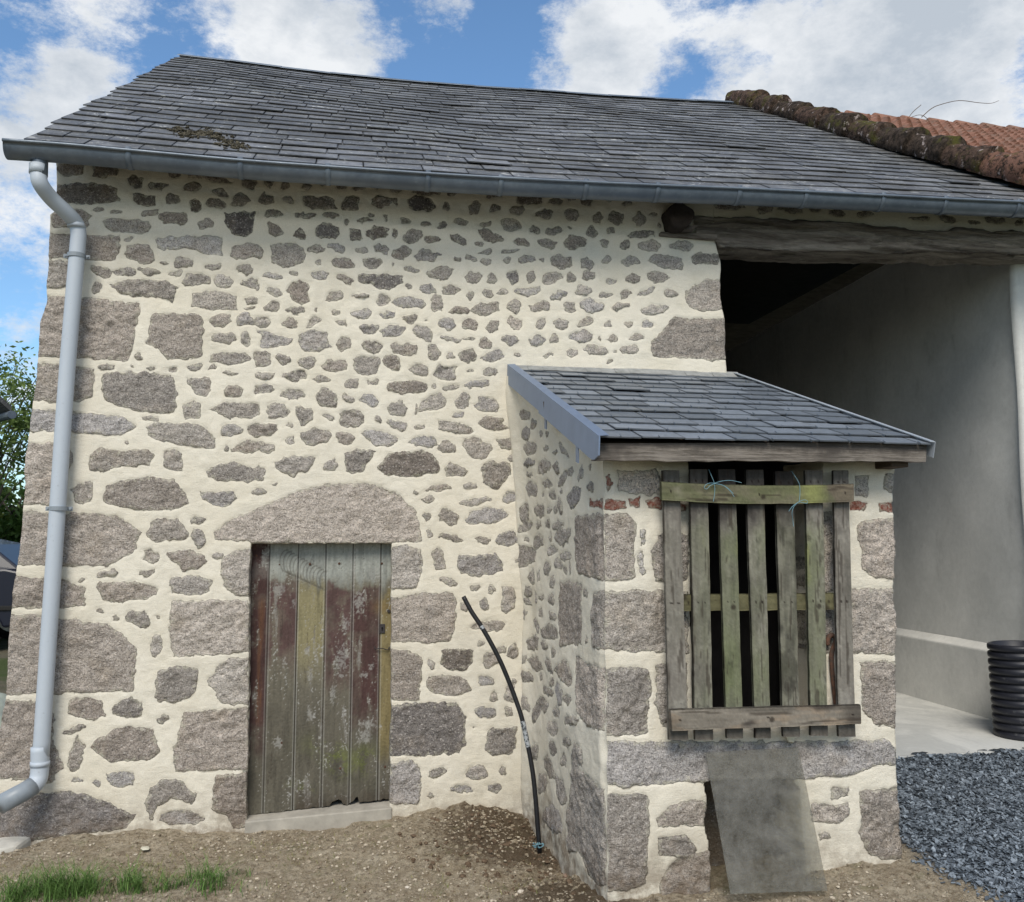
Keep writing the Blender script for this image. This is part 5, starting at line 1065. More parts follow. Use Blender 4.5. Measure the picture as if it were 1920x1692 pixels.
def paint_slat(green, top_shade, pale=0, dark_bot=0.):
    def f(u, v, Q, seed):
        b = fbm(Q, 9, 4, seed + 9, .6, ani=(1, 1, .5)); b2 = fbm(Q, 26, 4, seed + 19, .6, ani=(1, 1, .5))
        C = np.tile(GRY, (len(u), 1)); C = mixc(C, PAL, ss(.0, .5, b2) * (.4 + pale))
        g0 = ss(.12, .26, v + .06 * b) * (1 - ss(.86, .98, v + .05 * b))
        C = mixc(C, GRN, np.clip(g0 * green * (.75 + .5 * b), 0, 1)); C = mixc(C, srgb(150, 152, 98), g0 * green * ss(.2, .7, b) * np.exp(-((v - .28) / .14) ** 2) * .8)
        C = mixc(C, DRK, top_shade * (1 - ss(.10, .24, v + .07 * b)) * .95)  # shade of the roof overhang painted on the slat tops
        C = mixc(C, DRK, dark_bot * ss(-.1, .4, b + .3 * b2) * .8)
        C = mixc(C, srgb(60, 56, 50), ss(.93, .99, v + .02 * b) * .6)
        C = mixc(C, srgb(52, 48, 44), ss(.55, .85, b2 + .3 * b) * .5)
        return C
    return f
YS = YF - .085
SL_ = [((1243,882),(1274,882),(1291,1388),(1255,1388), .15, .5, .15, .1), ((1294,880),(1327,880),(1338,1388),(1304,1388), .55, .8, .1, .0),
       ((1347,880),(1379,880),(1394,1385),(1363,1385), .9, 1, 0, 0), ((1399,881),(1432,881),(1446,1385),(1417,1385), .7, .9, .2, 0),
       ((1454,884),(1488,884),(1501,1382),(1469,1382), .5, 1, .1, .75), ((1510,882),(1543,882),(1553,1380),(1521,1380), .85, .5, .35, 0),
       ((1563,882),(1591,882),(1605,1382),(1573,1382), .1, .3, .2, .45)]
for k, (a, b, c_, d_, gr, dt, pl, db) in enumerate(SL_):
    plank_obj('slat', (a, b, c_, d_), YS, .020, 11 + k, paint_slat(gr, dt, pl, db), pal)
def paint_top(u, v, Q, seed):
    b = fbm(Q, 8, 4, seed, .6, ani=(1, 1, .5)); C = np.tile(srgb(112, 114, 84), (len(u), 1)); C = mixc(C, srgb(126, 120, 100), ss(0, .5, b) * .8); C = mixc(C, srgb(148, 152, 92), np.exp(-((v - .78) / .07) ** 2) * .8 * (v < .865)); C = mixc(C, srgb(122, 112, 96), ss(.85, .87, v + .02 * b - .05 * u)); C = mixc(C, srgb(176, 172, 150), np.exp(-((v - .085) / .02) ** 2) * ss(0, .4, b) * .5)
    C = mixc(C, srgb(58, 50, 42), ss(.3, .8, -b) * .35); return C
def paint_bot(u, v, Q, seed):
    b = fbm(Q, 7, 4, seed, .6, ani=(1, 1, .4)); b2 = fbm(Q, 22, 4, seed + 3, .65, ani=(1, 1, .3)); C = np.tile(srgb(146, 138, 126), (len(u), 1)); C = mixc(C, srgb(166, 146, 124), ss(0, .5, b2) * .6); C = mixc(C, srgb(72, 66, 62), ss(.05, .45, b + .35 * b2) * .85); C = mixc(C, srgb(60, 54, 50), ss(.85, .95, v + .05 * b) * .6); C = mixc(C, srgb(70, 64, 58), (1 - ss(.0, .35, u + .2 * b2)) * ss(.2, .5, v) * .5); return C
def paint_mid(u, v, Q, seed):
    b = fbm(Q, 9, 4, seed, .6); C = np.tile(srgb(118, 114, 84), (len(u), 1)); return mixc(C, srgb(64, 56, 48), ss(.1, .5, b) * .8)
plank_obj('rail', ((1240,903),(1601,907),(1601,941),(1241,938)), YS - .032, .022, 31, paint_top, pal, True, .004)
plank_obj('rail', ((1278,1115),(1566,1112),(1566,1144),(1279,1146)), YS + .026, .020, 34, paint_mid, pal, True)
plank_obj('rail', ((1257,1331),(1614,1322),(1615,1358),(1260,1371)), YS - .032, .024, 37, paint_bot, pal, True)
mb = MB(); mb.box(1.13, 2.50, -.95, -.93, 0, 2.25); mb.build('added_shade_screen', simple('shade_black_screen', (.016, .015, .015), .95, .05, 8, .3), porch)  # black sheet added behind the window to stand in for the dark room
# twine
MAT['twine'] = simple('pale_blue_twine', (.17, .31, .37), .7, .2)
def twine(curves, label):
    mb = MB()
    for c in curves: mb.tube(catmull([onY(1160 + x / 3.556, 850 + y / 3.556, YS - .036 - d) for x, y, d in c], 6), .0012, 5)
    return tag(mb.build('baling_twine', MAT['twine']), label, 'twine', 'pale blue twine tied round the pallet')
twine([[(600,108,-.02),(618,150,.002),(636,195,.004),(641,240,.002),(638,280,.001),(631,322,.002)], [(640,200,.006),(605,200,.01),(580,212,.012),(571,232,.01),(588,238,.008),(612,215,.008),(640,203,.006)], [(640,200,.006),(690,186,.012),(745,182,.012),(790,190,.01),(820,198,.004)], [(640,203,.006),(690,212,.012),(730,235,.012),(765,270,.006)], [(642,202,.006),(700,218,.012),(745,255,.012),(770,292,.006)]], 'pale blue twine bow on the left half of the pallet top rail')
twine([[(1150,118,-.02),(1180,160,.0),(1204,205,.003),(1209,260,.002),(1204,325,.003)], [(1204,322,.006),(1235,312,.012),(1257,318,.012),(1255,334,.010),(1225,330,.008),(1200,324,.006)], [(1204,324,.006),(1170,345,.012),(1148,368,.01),(1134,388,.006)], [(1200,325,.006),(1168,358,.01),(1156,400,.006),(1162,450,-.01),(1166,490,-.012)]], 'pale blue twine bow hanging below the right half of the pallet top rail')
# rusty rod in the window jamb
mb = MB(); yr_ = YF - .02
mb.tube(catmull([onY(1552, 1210, yr_), onY(1553, 1197, yr_), onY(1560, 1191, yr_), onY(1567, 1200, yr_), onY(1560, 1222, yr_), onY(1559, 1240, yr_), onY(1563, 1285, yr_), onY(1568, 1330, yr_)], 5), .0105, 9)
rm = M('rust', .9, .2); rm.color(rm.mix(rm.map(rm.noise(40, 5, .7), .35, .65), (.15, .075, .05), (.075, .055, .045))); rm.bump(rm.noise(90, 3, .7), .8, .004); MAT['rust2'] = rm.m
tag(mb.build('iron_rod', rm.m, smooth=True), 'rusty hooked iron rod upright behind the right side of the pallet', 'rod')
mb = MB(); mb.hexa([tuple(onY(1478, 1392, YF - .03)), tuple(onY(1489, 1393, YF - .035)), tuple(onY(1489, 1393, YF + .01)), tuple(onY(1478, 1392, YF + .01)), tuple(onY(1469, 1374, YF - .035)), tuple(onY(1493, 1375, YF - .04)), tuple(onY(1493, 1375, YF + .01)), tuple(onY(1469, 1374, YF + .01))])
tag(mb.build('mortar_lump', MAT['lime'], bevel=.004), 'small pale lump of mortar hanging under the pallet bottom rail', 'mortar lump')

# ------------------------------------------------------------------ glass sheet
gl = M('dusty_glass', .12, .5)
nt_ = gl.t; tr = gl.n('ShaderNodeBsdfTransparent'); tr.inputs['Color'].default_value = (.80, .80, .77, 1); mx = gl.n('ShaderNodeMixShader')
du = gl.map(gl.noise(9, 7, .8), .3, .7, .05, .48, False); sc_ = gl.map(gl.noise(75, 4, .8, (1, 1, .5)), .62, .72, 0, .30)
gl.color((.25, .24, .215)); gl.b.inputs['Roughness'].default_value = .28
gl.l(gl.op('ADD', du, sc_, True), mx.inputs[0]); gl.l(tr.outputs[0], mx.inputs[1]); gl.l(gl.b.outputs[0], mx.inputs[2]); gl.l(mx.outputs[0], nt_.nodes['Material Output'].inputs['Surface'])
Gq = [onY(1370, 1677, YF - .20), onY(1552, 1670, YF - .20), onY(1497, 1401, YF - .03), onY(1323, 1411, YF - .03)]
mb = MB(); nrm = (Gq[1] - Gq[0]).cross(Gq[3] - Gq[0]).normalized() * .004
mb.hexa([Gq[0], Gq[1], Gq[1] - nrm, Gq[0] - nrm, Gq[3], Gq[2], Gq[2] - nrm, Gq[3] - nrm])
gs_ = tag(mb.build('glass_sheet', gl.m), 'dusty translucent glass pane leaning on the lean-to wall below the pallet', 'glass sheet')

# ------------------------------------------------------------------ black conduit
CP = [(869,1119),(884,1147),(902,1174),(920,1205),(938,1240),(955,1280),(968,1315),(978,1345),(987,1385),(995,1425),(1001,1465),(1006,1520),(1011,1585)]
ys = np.linspace(-.28, -.50, len(CP)); ptsC = catmull([onY(a, b, y) for (a, b), y in zip(CP, ys)], 5)
con = MB(); con.tube(ptsC + [ptsC[-1] + Vector((.004, 0, -.06))], .0128, 12); MAT['black_pl'] = simple('black_plastic', (.010, .010, .012), .45, .4, 50, .5)
con_o = tag(con.build('conduit', MAT['black_pl'], smooth=True), 'bent black plastic pipe rising from the soil in the corner by the lean-to', 'plastic pipe')
seg = [p for p in ptsC if 1350 > 0][37:44]
mb = MB(); rr_ = [.0139 + .0008 * math.sin(k * 2.1) for k in range(7)]; mb.tube(ptsC[36:43], rr_, 12, cap=False)
tpm = M('silver_tape', .35, .5); tpm.color(tpm.mix(tpm.map(tpm.noise(70, 4, .7), .42, .52), (.03, .035, .04), (.33, .35, .37))); mb.build('tape', tpm.m, con_o, smooth=True)
mb = MB(); mb.tube(ptsC[10:12], .0136, 12, cap=False); mb.build('tape', tpm.m, con_o, smooth=True)
q = ptsC[-1]; mb = MB()
rg = random.Random(8)
for k in range(7): mb.tube(catmull([q + Vector((rg.uniform(-.04, .02), rg.uniform(-.03, .01), rg.uniform(-.01, .02))) for _ in range(4)], 4), .002, 5)
tag(mb.build('blue_string', MAT['twine']), 'small tangle of blue string at the foot of the black pipe', 'string')

# ------------------------------------------------------------------ corrugated pipe offcut
cb = Vector((4.375, .08, FLZ)); Rr = .185; nrib = 12; H_ = .60; prof = [(Rr * .90, 0)]
for k in range(nrib):
    z0 = H_ * k / nrib; h = H_ / nrib
    prof += [(Rr * .91, z0 + h * .05), (Rr * .985, z0 + h * .18), (Rr, z0 + h * .38), (Rr, z0 + h * .62), (Rr * .985, z0 + h * .80), (Rr * .91, z0 + h * .93)]
prof += [(Rr * .86, H_ * .99), (Rr * .85, 0.004)]
n = 56; V = [(r * math.cos(2 * math.pi * k / n), r * math.sin(2 * math.pi * k / n), z) for r, z in prof for k in range(n)]
F = [(j * n + k, j * n + (k + 1) % n, (j + 1) * n + (k + 1) % n, (j + 1) * n + k) for j in range(len(prof) - 1) for k in range(n)]
lean = Matrix.Rotation(R(-1.5), 3, 'Y'); V = [tuple(cb + lean @ Vector(v)) for v in V]
bp = M('black_corrugated', .42, .45); bp.color(bp.mix(bp.map(bp.noise(30, 6, .8), .58, .72, 0, .8), (.016, .017, .024), (.12, .12, .12)))
tag(mesh_obj('corrugated_pipe', V, F, bp.m, None, {'rnd': np.zeros(len(V))}, smooth=True), 'short upright length of black corrugated drain pipe on the concrete floor', 'drain pipe')

# ------------------------------------------------------------------ ground sheet
def axis(lo, hi, a, b, st, far):
    c = list(np.arange(a, b + 1e-6, st)); k = st; x = a; l_ = []
    while x > lo: k *= 1.25; x -= k; l_.append(x)
    k = st; x = b; r_ = []
    while x < hi: k *= 1.25; x += k; r_.append(x)
    return np.array(l_[::-1] + c + r_)
gx = axis(-150, 150, -2.4, 4.8, .022, 0); gy = axis(-60, 250, -2.7, .12, .022, 0)
GX, GY = np.meshgrid(gx, gy); GXf, GYf = GX.ravel(), GY.ravel()
GZf = ground_z(GXf, GYf); near = (np.abs(GXf) < 6) & (np.abs(GYf) < 4); P3 = np.c_[GXf, GYf, GXf * 0]
soil = np.exp(-(((GXf - .95) / .55) ** 2 + ((GYf + .35) / .55) ** 2)); soil = np.maximum(soil, .8 * np.exp(-(((GXf - 1.0) / .4) ** 2 + ((GYf + 1.3) / .6) ** 2)))
GZf = GZf + near * (.016 * fbm(P3, 5, 4, 3) + (.010 + .012 * soil) * fbm(P3, 24, 4, 4)) 
gravel = ss(0, .10, GXf - (2.50 + .10 * np.clip(-GYf - 1.4, 0, 3) * 1.0) + .05 * vn(P3, 5, 8)) * (GYf < .5)
inside = (GXf > 2.2) & (GXf < 5.7) & (GYf > -.2) & (GYf < 7); GZf[inside] = np.minimum(GZf[inside], FLZ - .05)
inb = (GXf > -1.5) & (GXf < 2.3) & (GYf > .1) & (GYf < 6.9); GZf[inb] = np.minimum(GZf[inb], 0)
i = np.arange(len(GXf)).reshape(GX.shape); F = np.stack([i[:-1, :-1], i[:-1, 1:], i[1:, 1:], i[1:, :-1]], -1).reshape(-1, 4)
gm = M('yard_soil', .95, .08); so1 = gm.attr('soil'); gv_ = gm.attr('gravel'); fa_ = gm.attr('far')
b1 = gm.noise(9.0, 8, .8); b2 = gm.noise(34, 7, .85); b3 = gm.noise(170, 4, .8); b4 = gm.noise(1.1, 4, .6, off=(5, 5, 5))
c = gm.mix(gm.map(b1, .35, .68), (.48, .385, .265), (.80, .69, .52)); c = gm.mix(gm.map(b2, .44, .60, 0, .8), c, (.25, .19, .13)); c = gm.mix(gm.map(b3, .52, .64, 0, .8), c, (.66, .60, .48))
c = gm.mix(gm.map(gm.op('ADD', gm.op('MULTIPLY', so1, .9), gm.op('MULTIPLY', gm.op('SUBTRACT', b2, .5), .9)), .25, .7, 0, .9), c, gm.mix(gm.map(b3, .4, .65), (.10, .07, .045), (.20, .15, .10)))
c = gm.mix(gm.map(gm.noise(7, 5, .75, off=(8, 3, 1)), .55, .7, 0, .5), c, (.24, .24, .12))
c = gm.mix(gv_, c, gm.mix(gm.map(b3, .35, .65), (.035, .042, .052), (.16, .185, .215)))
c = gm.mix(fa_, c, gm.mix(gm.map(b4, .4, .6), (.10, .13, .05), (.19, .17, .12)))
gm.color(c); gm.bump(gm.op('ADD', b2, b3), 1., .022)
gr_o = mesh_obj('ground', np.c_[GXf, GYf, GZf], F, gm.m, None, dict(soil=soil, gravel=gravel, far=ss(3.5, 7, np.hypot(GXf, GYf + 1))), smooth=True); gr_o['kind'] = 'structure'
def gz_full(x, y):
    x = np.atleast_1d(np.asarray(x, float)); y = np.atleast_1d(np.asarray(y, float)); P = np.c_[x, y, x * 0]
    so2 = np.maximum(np.exp(-(((x - .95) / .55) ** 2 + ((y + .35) / .55) ** 2)), .8 * np.exp(-(((x - 1.0) / .4) ** 2 + ((y + 1.3) / .6) ** 2)))
    return ground_z(x, y) + .016 * fbm(P, 5, 4, 3) + (.010 + .012 * so2) * fbm(P, 24, 4, 4)
def blocked(x, y): return ((x > 1.08) & (x < 2.52) & (y > -1.43)) | ((y > -.03) & (x > -1.9) & (x < 2.4)) | ((y > -.29) & (x > 2.2))
# pebbles
def scatter(n, x0, x1, y0, y1, dens, seed):
    r = np.random.default_rng(seed); x = r.uniform(x0, x1, n); y = r.uniform(y0, y1, n); k = (~blocked(x, y)) & (r.uniform(0, 1, n) < dens(x, y)); x, y = x[k], y[k]
    return x, y, gz_full(x, y)
isgrav = lambda x, y: ss(-.04, .08, x - (2.50 + .10 * np.clip(-y - 1.4, 0, 3)))
clus = lambda x, y: .25 + .75 * ss(-.1, .5, fbm(np.c_[x, y, x * 0], 3.2, 3, 77))
x, y, z = scatter(24000, -2.3, 3.0, -2.6, 0, lambda x, y: clus(x, y) * (1 - isgrav(x, y)), 5)
pbm = M('pebble', .85, .2); rr = pbm.attr('rnd'); c = pbm.mix(pbm.map(rr, 0, 1, 0, 1, False), (.17, .13, .09), (.50, .44, .345)); c = pbm.bright(c, pbm.map(pbm.noise(90, 3, .7), .3, .7, .8, 1.2, False)); pbm.color(c)
pb = clumps('pebbles', pbm.m, None, [(a, b, c_ + .003) for a, b, c_ in zip(x, y, z)], .0022, .010, 6, .8); pb['kind'] = 'stuff'; pb['label'] = 'small pale pebbles and crumbs of mortar strewn over the bare soil'
x, y, z = scatter(16000, -2.3, 2.9, -2.6, 0, lambda x, y: (1 - isgrav(x, y)) * (.3 + .7 * ss(-.3, .3, fbm(np.c_[x, y, x * 0], 4, 3, 57))), 45)
cr_o = clumps('soil_crumbs', gm.m, None, [(a, b, c_) for a, b, c_ in zip(x, y, z)], .004, .016, 46, .75); cr_o['kind'] = 'stuff'; cr_o['label'] = 'crumbly lumps of dry tan soil over the yard'
x, y, z = scatter(2600, .3, 1.8, -2.0, 0, lambda x, y: np.exp(-(((x - .95) / .5) ** 2 + ((y + .4) / .6) ** 2)), 15)
cl = clumps('soil_clods', simple('dark_soil', (.12, .085, .058), .95, .05, 90, .5, .004), None, [(a, b, c_ + .002) for a, b, c_ in zip(x, y, z)], .004, .019, 16, .7); cl['kind'] = 'stuff'; cl['label'] = 'crumbly dark brown soil heaped in the corner'
# single larger stones one can point at
def stone_thing(px, py, r, label, seed, mat, flat=.6):
    p0 = None
    for zz in np.linspace(.25, -.1, 60):
        p = onZ(px, py, zz); g_ = float(gz_full(p.x, p.y)[0])
        if zz <= g_: p0 = Vector((p.x, p.y, g_)); break
    if p0 is None: return
    o_ = clumps('stone', mat, None, [tuple(p0 + Vector((0, 0, r * .3)))], r, r, seed, flat); tag(o_, label, 'stone'); return o_
ps = simple('pale_stone', (.56, .50, .42), .85, .2, 60, .2, .003); br_ = simple('brown_stone', (.22, .155, .115), .85, .2, 60, .2, .003)
stone_thing(976, 1674, .016, 'larger whitish stone on the dark soil near the lean-to corner', 2, ps)
stone_thing(733, 1631, .008, 'small white pebble lying alone in the middle of the yard soil', 3, ps)
stone_thing(764, 1668, .010, 'whitish pebble with a flat top in front of the door', 4, ps)
stone_thing(1060, 1646, .018, 'rounded brown stone at the foot of the lean-to side wall', 5, br_)
stone_thing(1295, 1668, .055, 'flat cream mortar lump on the soil left of the glass pane', 6, MAT['lime'], .3)
stone_thing(272, 1595, .035, 'flat yellowish scrap of mortar on the soil left of the door', 7, MAT['lime'], .25)
# pale slab at the foot of the left corner
q1, q2, q3, q4 = onZ(-60, 1640, .0), onZ(30, 1618, .0), onZ(75, 1590, .0), onZ(-30, 1592, .0)
mb = MB(); zz = [.035, .03, .045, .05]
Ps = [q1, q2, q3, q4]; mb.hexa([Vector((p.x, p.y, -.06)) for p in Ps] + [Vector((p.x, p.y, h + float(ground_z(p.x, p.y)))) for p, h in zip(Ps, zz)])
tag(mb.build('stone_slab', simple('pale_flat_stone', (.50, .48, .43), .85, .2, 12, .25, .006), bevel=.02), 'flat pale slab half sunk in the soil at the left foot of the barn', 'stone slab')
# slate chippings
rg_ = np.random.default_rng(31); n_ = 62000
x = rg_.uniform(2.45, 5.2, n_); y = rg_.uniform(-2.6, -.27, n_); k = (rg_.uniform(0, 1, n_) < isgrav(x, y)) & ~((x < 2.56) & (y > -1.45)); x, y = x[k], y[k]; z = gz_full(x, y)
n_ = len(x); s = .004 + .011 * rg_.uniform(0, 1, n_) ** 1.8; ang = rg_.uniform(0, 6.28, n_); tlt = rg_.normal(0, .45, n_); tl2 = rg_.normal(0, .45, n_); asp = rg_.uniform(.45, .9, n_)
base = []
for k in range(5):
    t = 2 * math.pi * k / 5 + rg_.uniform(-.5, .5, n_); rr2 = rg_.uniform(.65, 1.25, n_); base.append((np.cos(t) * rr2, np.sin(t) * rr2 * asp))
Vs = []
for hgt in (0, 1):
    for bx_, by_ in base:
        lx, ly = bx_ * s, by_ * s; lz = hgt * s * .22 + lx * np.sin(tlt) + ly * np.sin(tl2)
        Vs.append(np.c_[x + lx * np.cos(ang) - ly * np.sin(ang), y + lx * np.sin(ang) + ly * np.cos(ang), z + .006 + lz + rg_.uniform(0, 0.001, n_)])
V = np.stack(Vs, 1).reshape(-1, 3); o0 = (np.arange(n_) * 10)[:, None]
Fq = np.vstack([np.hstack([o0 + a for a in (k, (k + 1) % 5, 5 + (k + 1) % 5, 5 + k)]) for k in range(5)])
top1 = np.hstack([o0 + a for a in (5, 6, 7, 8)]); top2 = np.hstack([o0 + a for a in (5, 8, 9, 9)])
Ft = [tuple(f) for f in np.vstack([Fq, top1]).tolist()] + [tuple(f[:3]) for f in top2.tolist()]
cm_ = M('slate_chip', .55, .45); rr = cm_.attr('rnd'); cm_.color(cm_.bright(cm_.mix(rr, (.06, .073, .09), (.25, .29, .335)), cm_.map(cm_.noise(70, 3, .7), .3, .7, .8, 1.2, False)))
chips = mesh_obj('slate_chippings', V, Ft, cm_.m, None, {'rnd': np.repeat(rg_.uniform(0, 1, n_) ** 1.3, 10)}); chips['kind'] = 'stuff'; chips['label'] = 'blue-grey slate chippings spread on the drive'
# straw and twigs on the soil
mb = MB(); rg = random.Random(12); x, y, z = scatter(2600, -2.2, 2.6, -2.6, -.05, lambda x, y: .2 + .8 * ss(0, .5, fbm(np.c_[x, y, x * 0], 2.5, 3, 99)) * (1 - isgrav(x, y)), 25)
for a, b, c_ in zip(x, y, z):
    if b < -.0:
        l_ = rg.uniform(.008, .035); t = rg.uniform(0, 6.28); w_ = rg.uniform(.0006, .0014); dx, dy = math.cos(t) * l_, math.sin(t) * l_; e = rg.uniform(-.004, .010)
        mb.add([(a, b, c_ + .002), (a + dx, b + dy, c_ + .004 + e), (a + dx - dy * w_ / l_ * 2, b + dy + dx * w_ / l_ * 2, c_ + .005 + e), (a - dy * w_ / l_ * 2, b + dx * w_ / l_ * 2, c_ + .003)], [(0, 1, 2, 3)], rg.random())
stm = M('dry_straw', .9, .1); stm.color(stm.mix(stm.attr('rnd'), (.30, .24, .14), (.12, .085, .05))); st_o = mb.build('dry_straw', stm.m); st_o['kind'] = 'stuff'; st_o['label'] = 'dry bits of straw and stalk on the soil'
# grass
def grass(name, n, xr, yr, dens, hmax, seed, label, cols):
    r = np.random.default_rng(seed); x = r.uniform(*xr, n); y = r.uniform(*yr, n); k = (r.uniform(0, 1, n) < dens(x, y)) & ~blocked(x, y); x, y = x[k], y[k]; z = gz_full(x, y); n = len(x)
    h = hmax * r.uniform(.25, 1.25, n) * (.5 + .5 * dens(x, y)); a = r.uniform(0, 6.28, n); w_ = r.uniform(.0010, .0022, n); bend = r.uniform(.15, 1.5, n) * h; ca, sa = np.cos(a), np.sin(a); Vv = []
    for t, wk in ((0, 1), (.4, .85), (.75, .55), (1, .08)):
        cx_ = x + ca * bend * t * t; cy_ = y + sa * bend * t * t; cz_ = z - .004 + h * t * (1 - .25 * t)
        Vv += [np.c_[cx_ - sa * w_ * wk, cy_ + ca * w_ * wk, cz_], np.c_[cx_ + sa * w_ * wk, cy_ - ca * w_ * wk, cz_]]
    V = np.stack(Vv, 1).reshape(-1, 3); o0 = (np.arange(n) * 8)[:, None]; F = np.vstack([np.hstack([o0 + q for q in (2 * k, 2 * k + 1, 2 * k + 3, 2 * k + 2)]) for k in range(3)])
    gmat = M(name, .7, .25); gmat.color(gmat.mix(gmat.attr('rnd'), cols[0], cols[1])); gmat.b.inputs['Subsurface Weight'].default_value = 0
    o_ = mesh_obj(name, V, F, gmat.m, None, {'rnd': np.repeat(r.uniform(0, 1, n), 8)}); o_['kind'] = 'stuff'; o_['label'] = label; return o_
def gd(cs, nf=11, sd_=7):
    def f(x, y):
        d = 0
        for cx_, cy_, rx_, ry_, s_ in cs: d = np.maximum(d, s_ * np.exp(-(((x - cx_) / rx_) ** 2 + ((y - cy_) / ry_) ** 2)))
        return np.clip(d * (.22 + 1.1 * ss(-.2, .3, fbm(np.c_[x, y, x * 0], nf, 3, sd_))), 0, 1)
    return f
gp = lambda a, b: onZ(a, b, .0)
for q in [(60, 1680), (200, 1680), (400, 1690), (450, 1625)]: pass
def gpt(a, b): p = gp(a, b); return p.x, p.y
C1 = [(*gpt(60, 1640), .10, .14, .9), (*gpt(200, 1650), .10, .12, .9), (*gpt(90, 1650), .12, .16, 1.), (*gpt(150, 1655), .12, .14, 1.), (*gpt(290, 1665), .14, .12, 1.), (*gpt(110, 1672), .16, .13, 1.), (*gpt(100, 1700), .30, .16, 1.), (*gpt(240, 1690), .20, .13, 1.), (*gpt(355, 1670), .05, .06, .9), (*gpt(355, 1695), .18, .10, .55), (*gpt(440, 1635), .09, .07, .75), (*gpt(490, 1640), .05, .05, .7), (*gpt(400, 1670), .12, .08, .6), (*gpt(20, 1715), .2, .1, .7), (*gpt(40, 1650), .1, .06, .3)]
grass('green_grass', 60000, (-1.9, .4), (-2.3, -.7), gd(C1), .13, 3, 'tufts of fresh green grass at the front left of the yard', ((.045, .10, .018), (.13, .22, .055)))
C2 = [(*gpt(230, 1670), .8, .22, .75), (*gpt(300, 1660), .7, .25, .35), (*gpt(600, 1680), .5, .2, .25), (*gpt(850, 1690), .4, .2, .35), (*gpt(500, 1610), .5, .12, .25)]
grass('thin_grass', 34000, (-1.9, 1.2), (-2.3, -.2), gd(C2, 7, 17), .035, 4, 'thin yellowing grass growing through the bare soil', ((.12, .14, .045), (.30, .27, .12)))
# ------------------------------------------------------------------ behind the left corner: sheet, car, hedge, house
r = np.random.default_rng(4); n = 40; u, v = np.meshgrid(np.linspace(0, 1, n), np.linspace(0, 1, n)); u = u.ravel(); v = v.ravel()
X = -4.1 + 1.75 * u; Y = 1.9 + 1.3 * v; P = np.c_[X, Y, X * 0]
rid = np.abs(fbm(P, 1.8, 3, 6)); Z_ = ground_z(X, Y) + .62 * (np.sin(np.pi * np.clip(u, 0, 1)) ** .55) * (np.sin(np.pi * v) ** .6) * (1 - .5 * rid) + .02 * fbm(P, 9, 3, 7)
i = np.arange(n * n).reshape(n, n); F = np.stack([i[:-1, :-1], i[:-1, 1:], i[1:, 1:], i[1:, :-1]], -1).reshape(-1, 4)
tag(mesh_obj('plastic_sheet', np.c_[X, Y, Z_], F, simple('pale_green_sheet', (.45, .50, .44), .5, .4, 3, .3, .01), None, {'rnd': u}), 'pale greenish plastic sheet over a heap just beyond the barn\'s left corner', 'plastic sheet')
# car
car = thing('parked_car', 'dark navy blue car parked behind the barn at the left edge', 'car', (-6.0, 8.3, .25))
cp = M('car_paint', .4, .3); cp.color((.012, .014, .026)); cp.b.inputs['Coat Weight'].default_value = .15; cp.b.inputs['Coat Roughness'].default_value = .05; cpm = cp.m
cg = simple('car_glass', (.03, .05, .045), .25, .3); tyre = simple('tyre_rubber', (.02, .02, .02), .85); rim = simple('alloy_rim', (.45, .45, .47), .35, .5, metal=.8)
CX, CY, CZ = -6.0, 8.3, .22
# profile (x along the car, z), nose to the left, tail to the right
body = [(-2.15,.35),(-2.2,.55),(-2.12,.75),(-1.2,.95),(-.75,1.0),(1.75,1.05),(2.05,.98),(2.14,.80),(2.15,.45),(2.05,.32),(1.75,.30),(1.65,.5),(1.35,.62),(1.05,.5),(.95,.28),(-1.0,.28),(-1.1,.5),(-1.4,.62),(-1.7,.5),(-1.8,.30)]
cabin = [(-.85,.98),(-.2,1.38),(.25,1.47),(1.0,1.47),(1.5,1.36),(1.95,1.02)]
def prism(mb, prof, y0, y1, inset=0):
    n = len(prof); V = [(CX + a, y0 + (inset * max(0, b - 1.0)), CZ + b) for a, b in prof] + [(CX + a, y1 - (inset * max(0, b - 1.0)), CZ + b) for a, b in prof]
    mb.add(V, [tuple(range(n)), tuple(range(2 * n - 1, n - 1, -1))] + [(k, n + k, n + (k + 1) % n, (k + 1) % n) for k in range(n)])
mb = MB(); prism(mb, body, CY - .85, CY + .85); prism(mb, cabin, CY - .83, CY + .83, .35); mb.build('body', cpm, car, bevel=.03)
for w_ in [[(-.62,1.04),(-.15,1.33),(.28,1.41),(.42,1.41),(.42,1.04)],[(.50,1.04),(.50,1.41),(.98,1.41),(1.35,1.33),(1.62,1.06)]]:
    mb = MB(); V = [(CX + a, CY - .835 + .35 * max(0, b - 1.0) - .004, CZ + b) for a, b in w_] + [(CX + a, CY - .80 + .35 * max(0, b - 1.0), CZ + b) for a, b in w_]; n_ = len(w_)
    mb.add(V, [tuple(range(n_))[::-1]] + [(k, (k + 1) % n_, n_ + (k + 1) % n_, n_ + k) for k in range(n_)]); mb.build('window', cg, car)
for xx in (.32, 1.42):
    mb = MB(); mb.box(CX + xx - .10, CX + xx + .10, CY - .885, CY - .85, CZ + .83, CZ + .865); mb.build('door_handle', cpm, car, bevel=.012)
mb = MB(); mb.box(CX - 1.0, CX + 2.0, CY - .875, CY - .84, CZ + .52, CZ + .58); mb.build('side_moulding', tyre, car, bevel=.01)
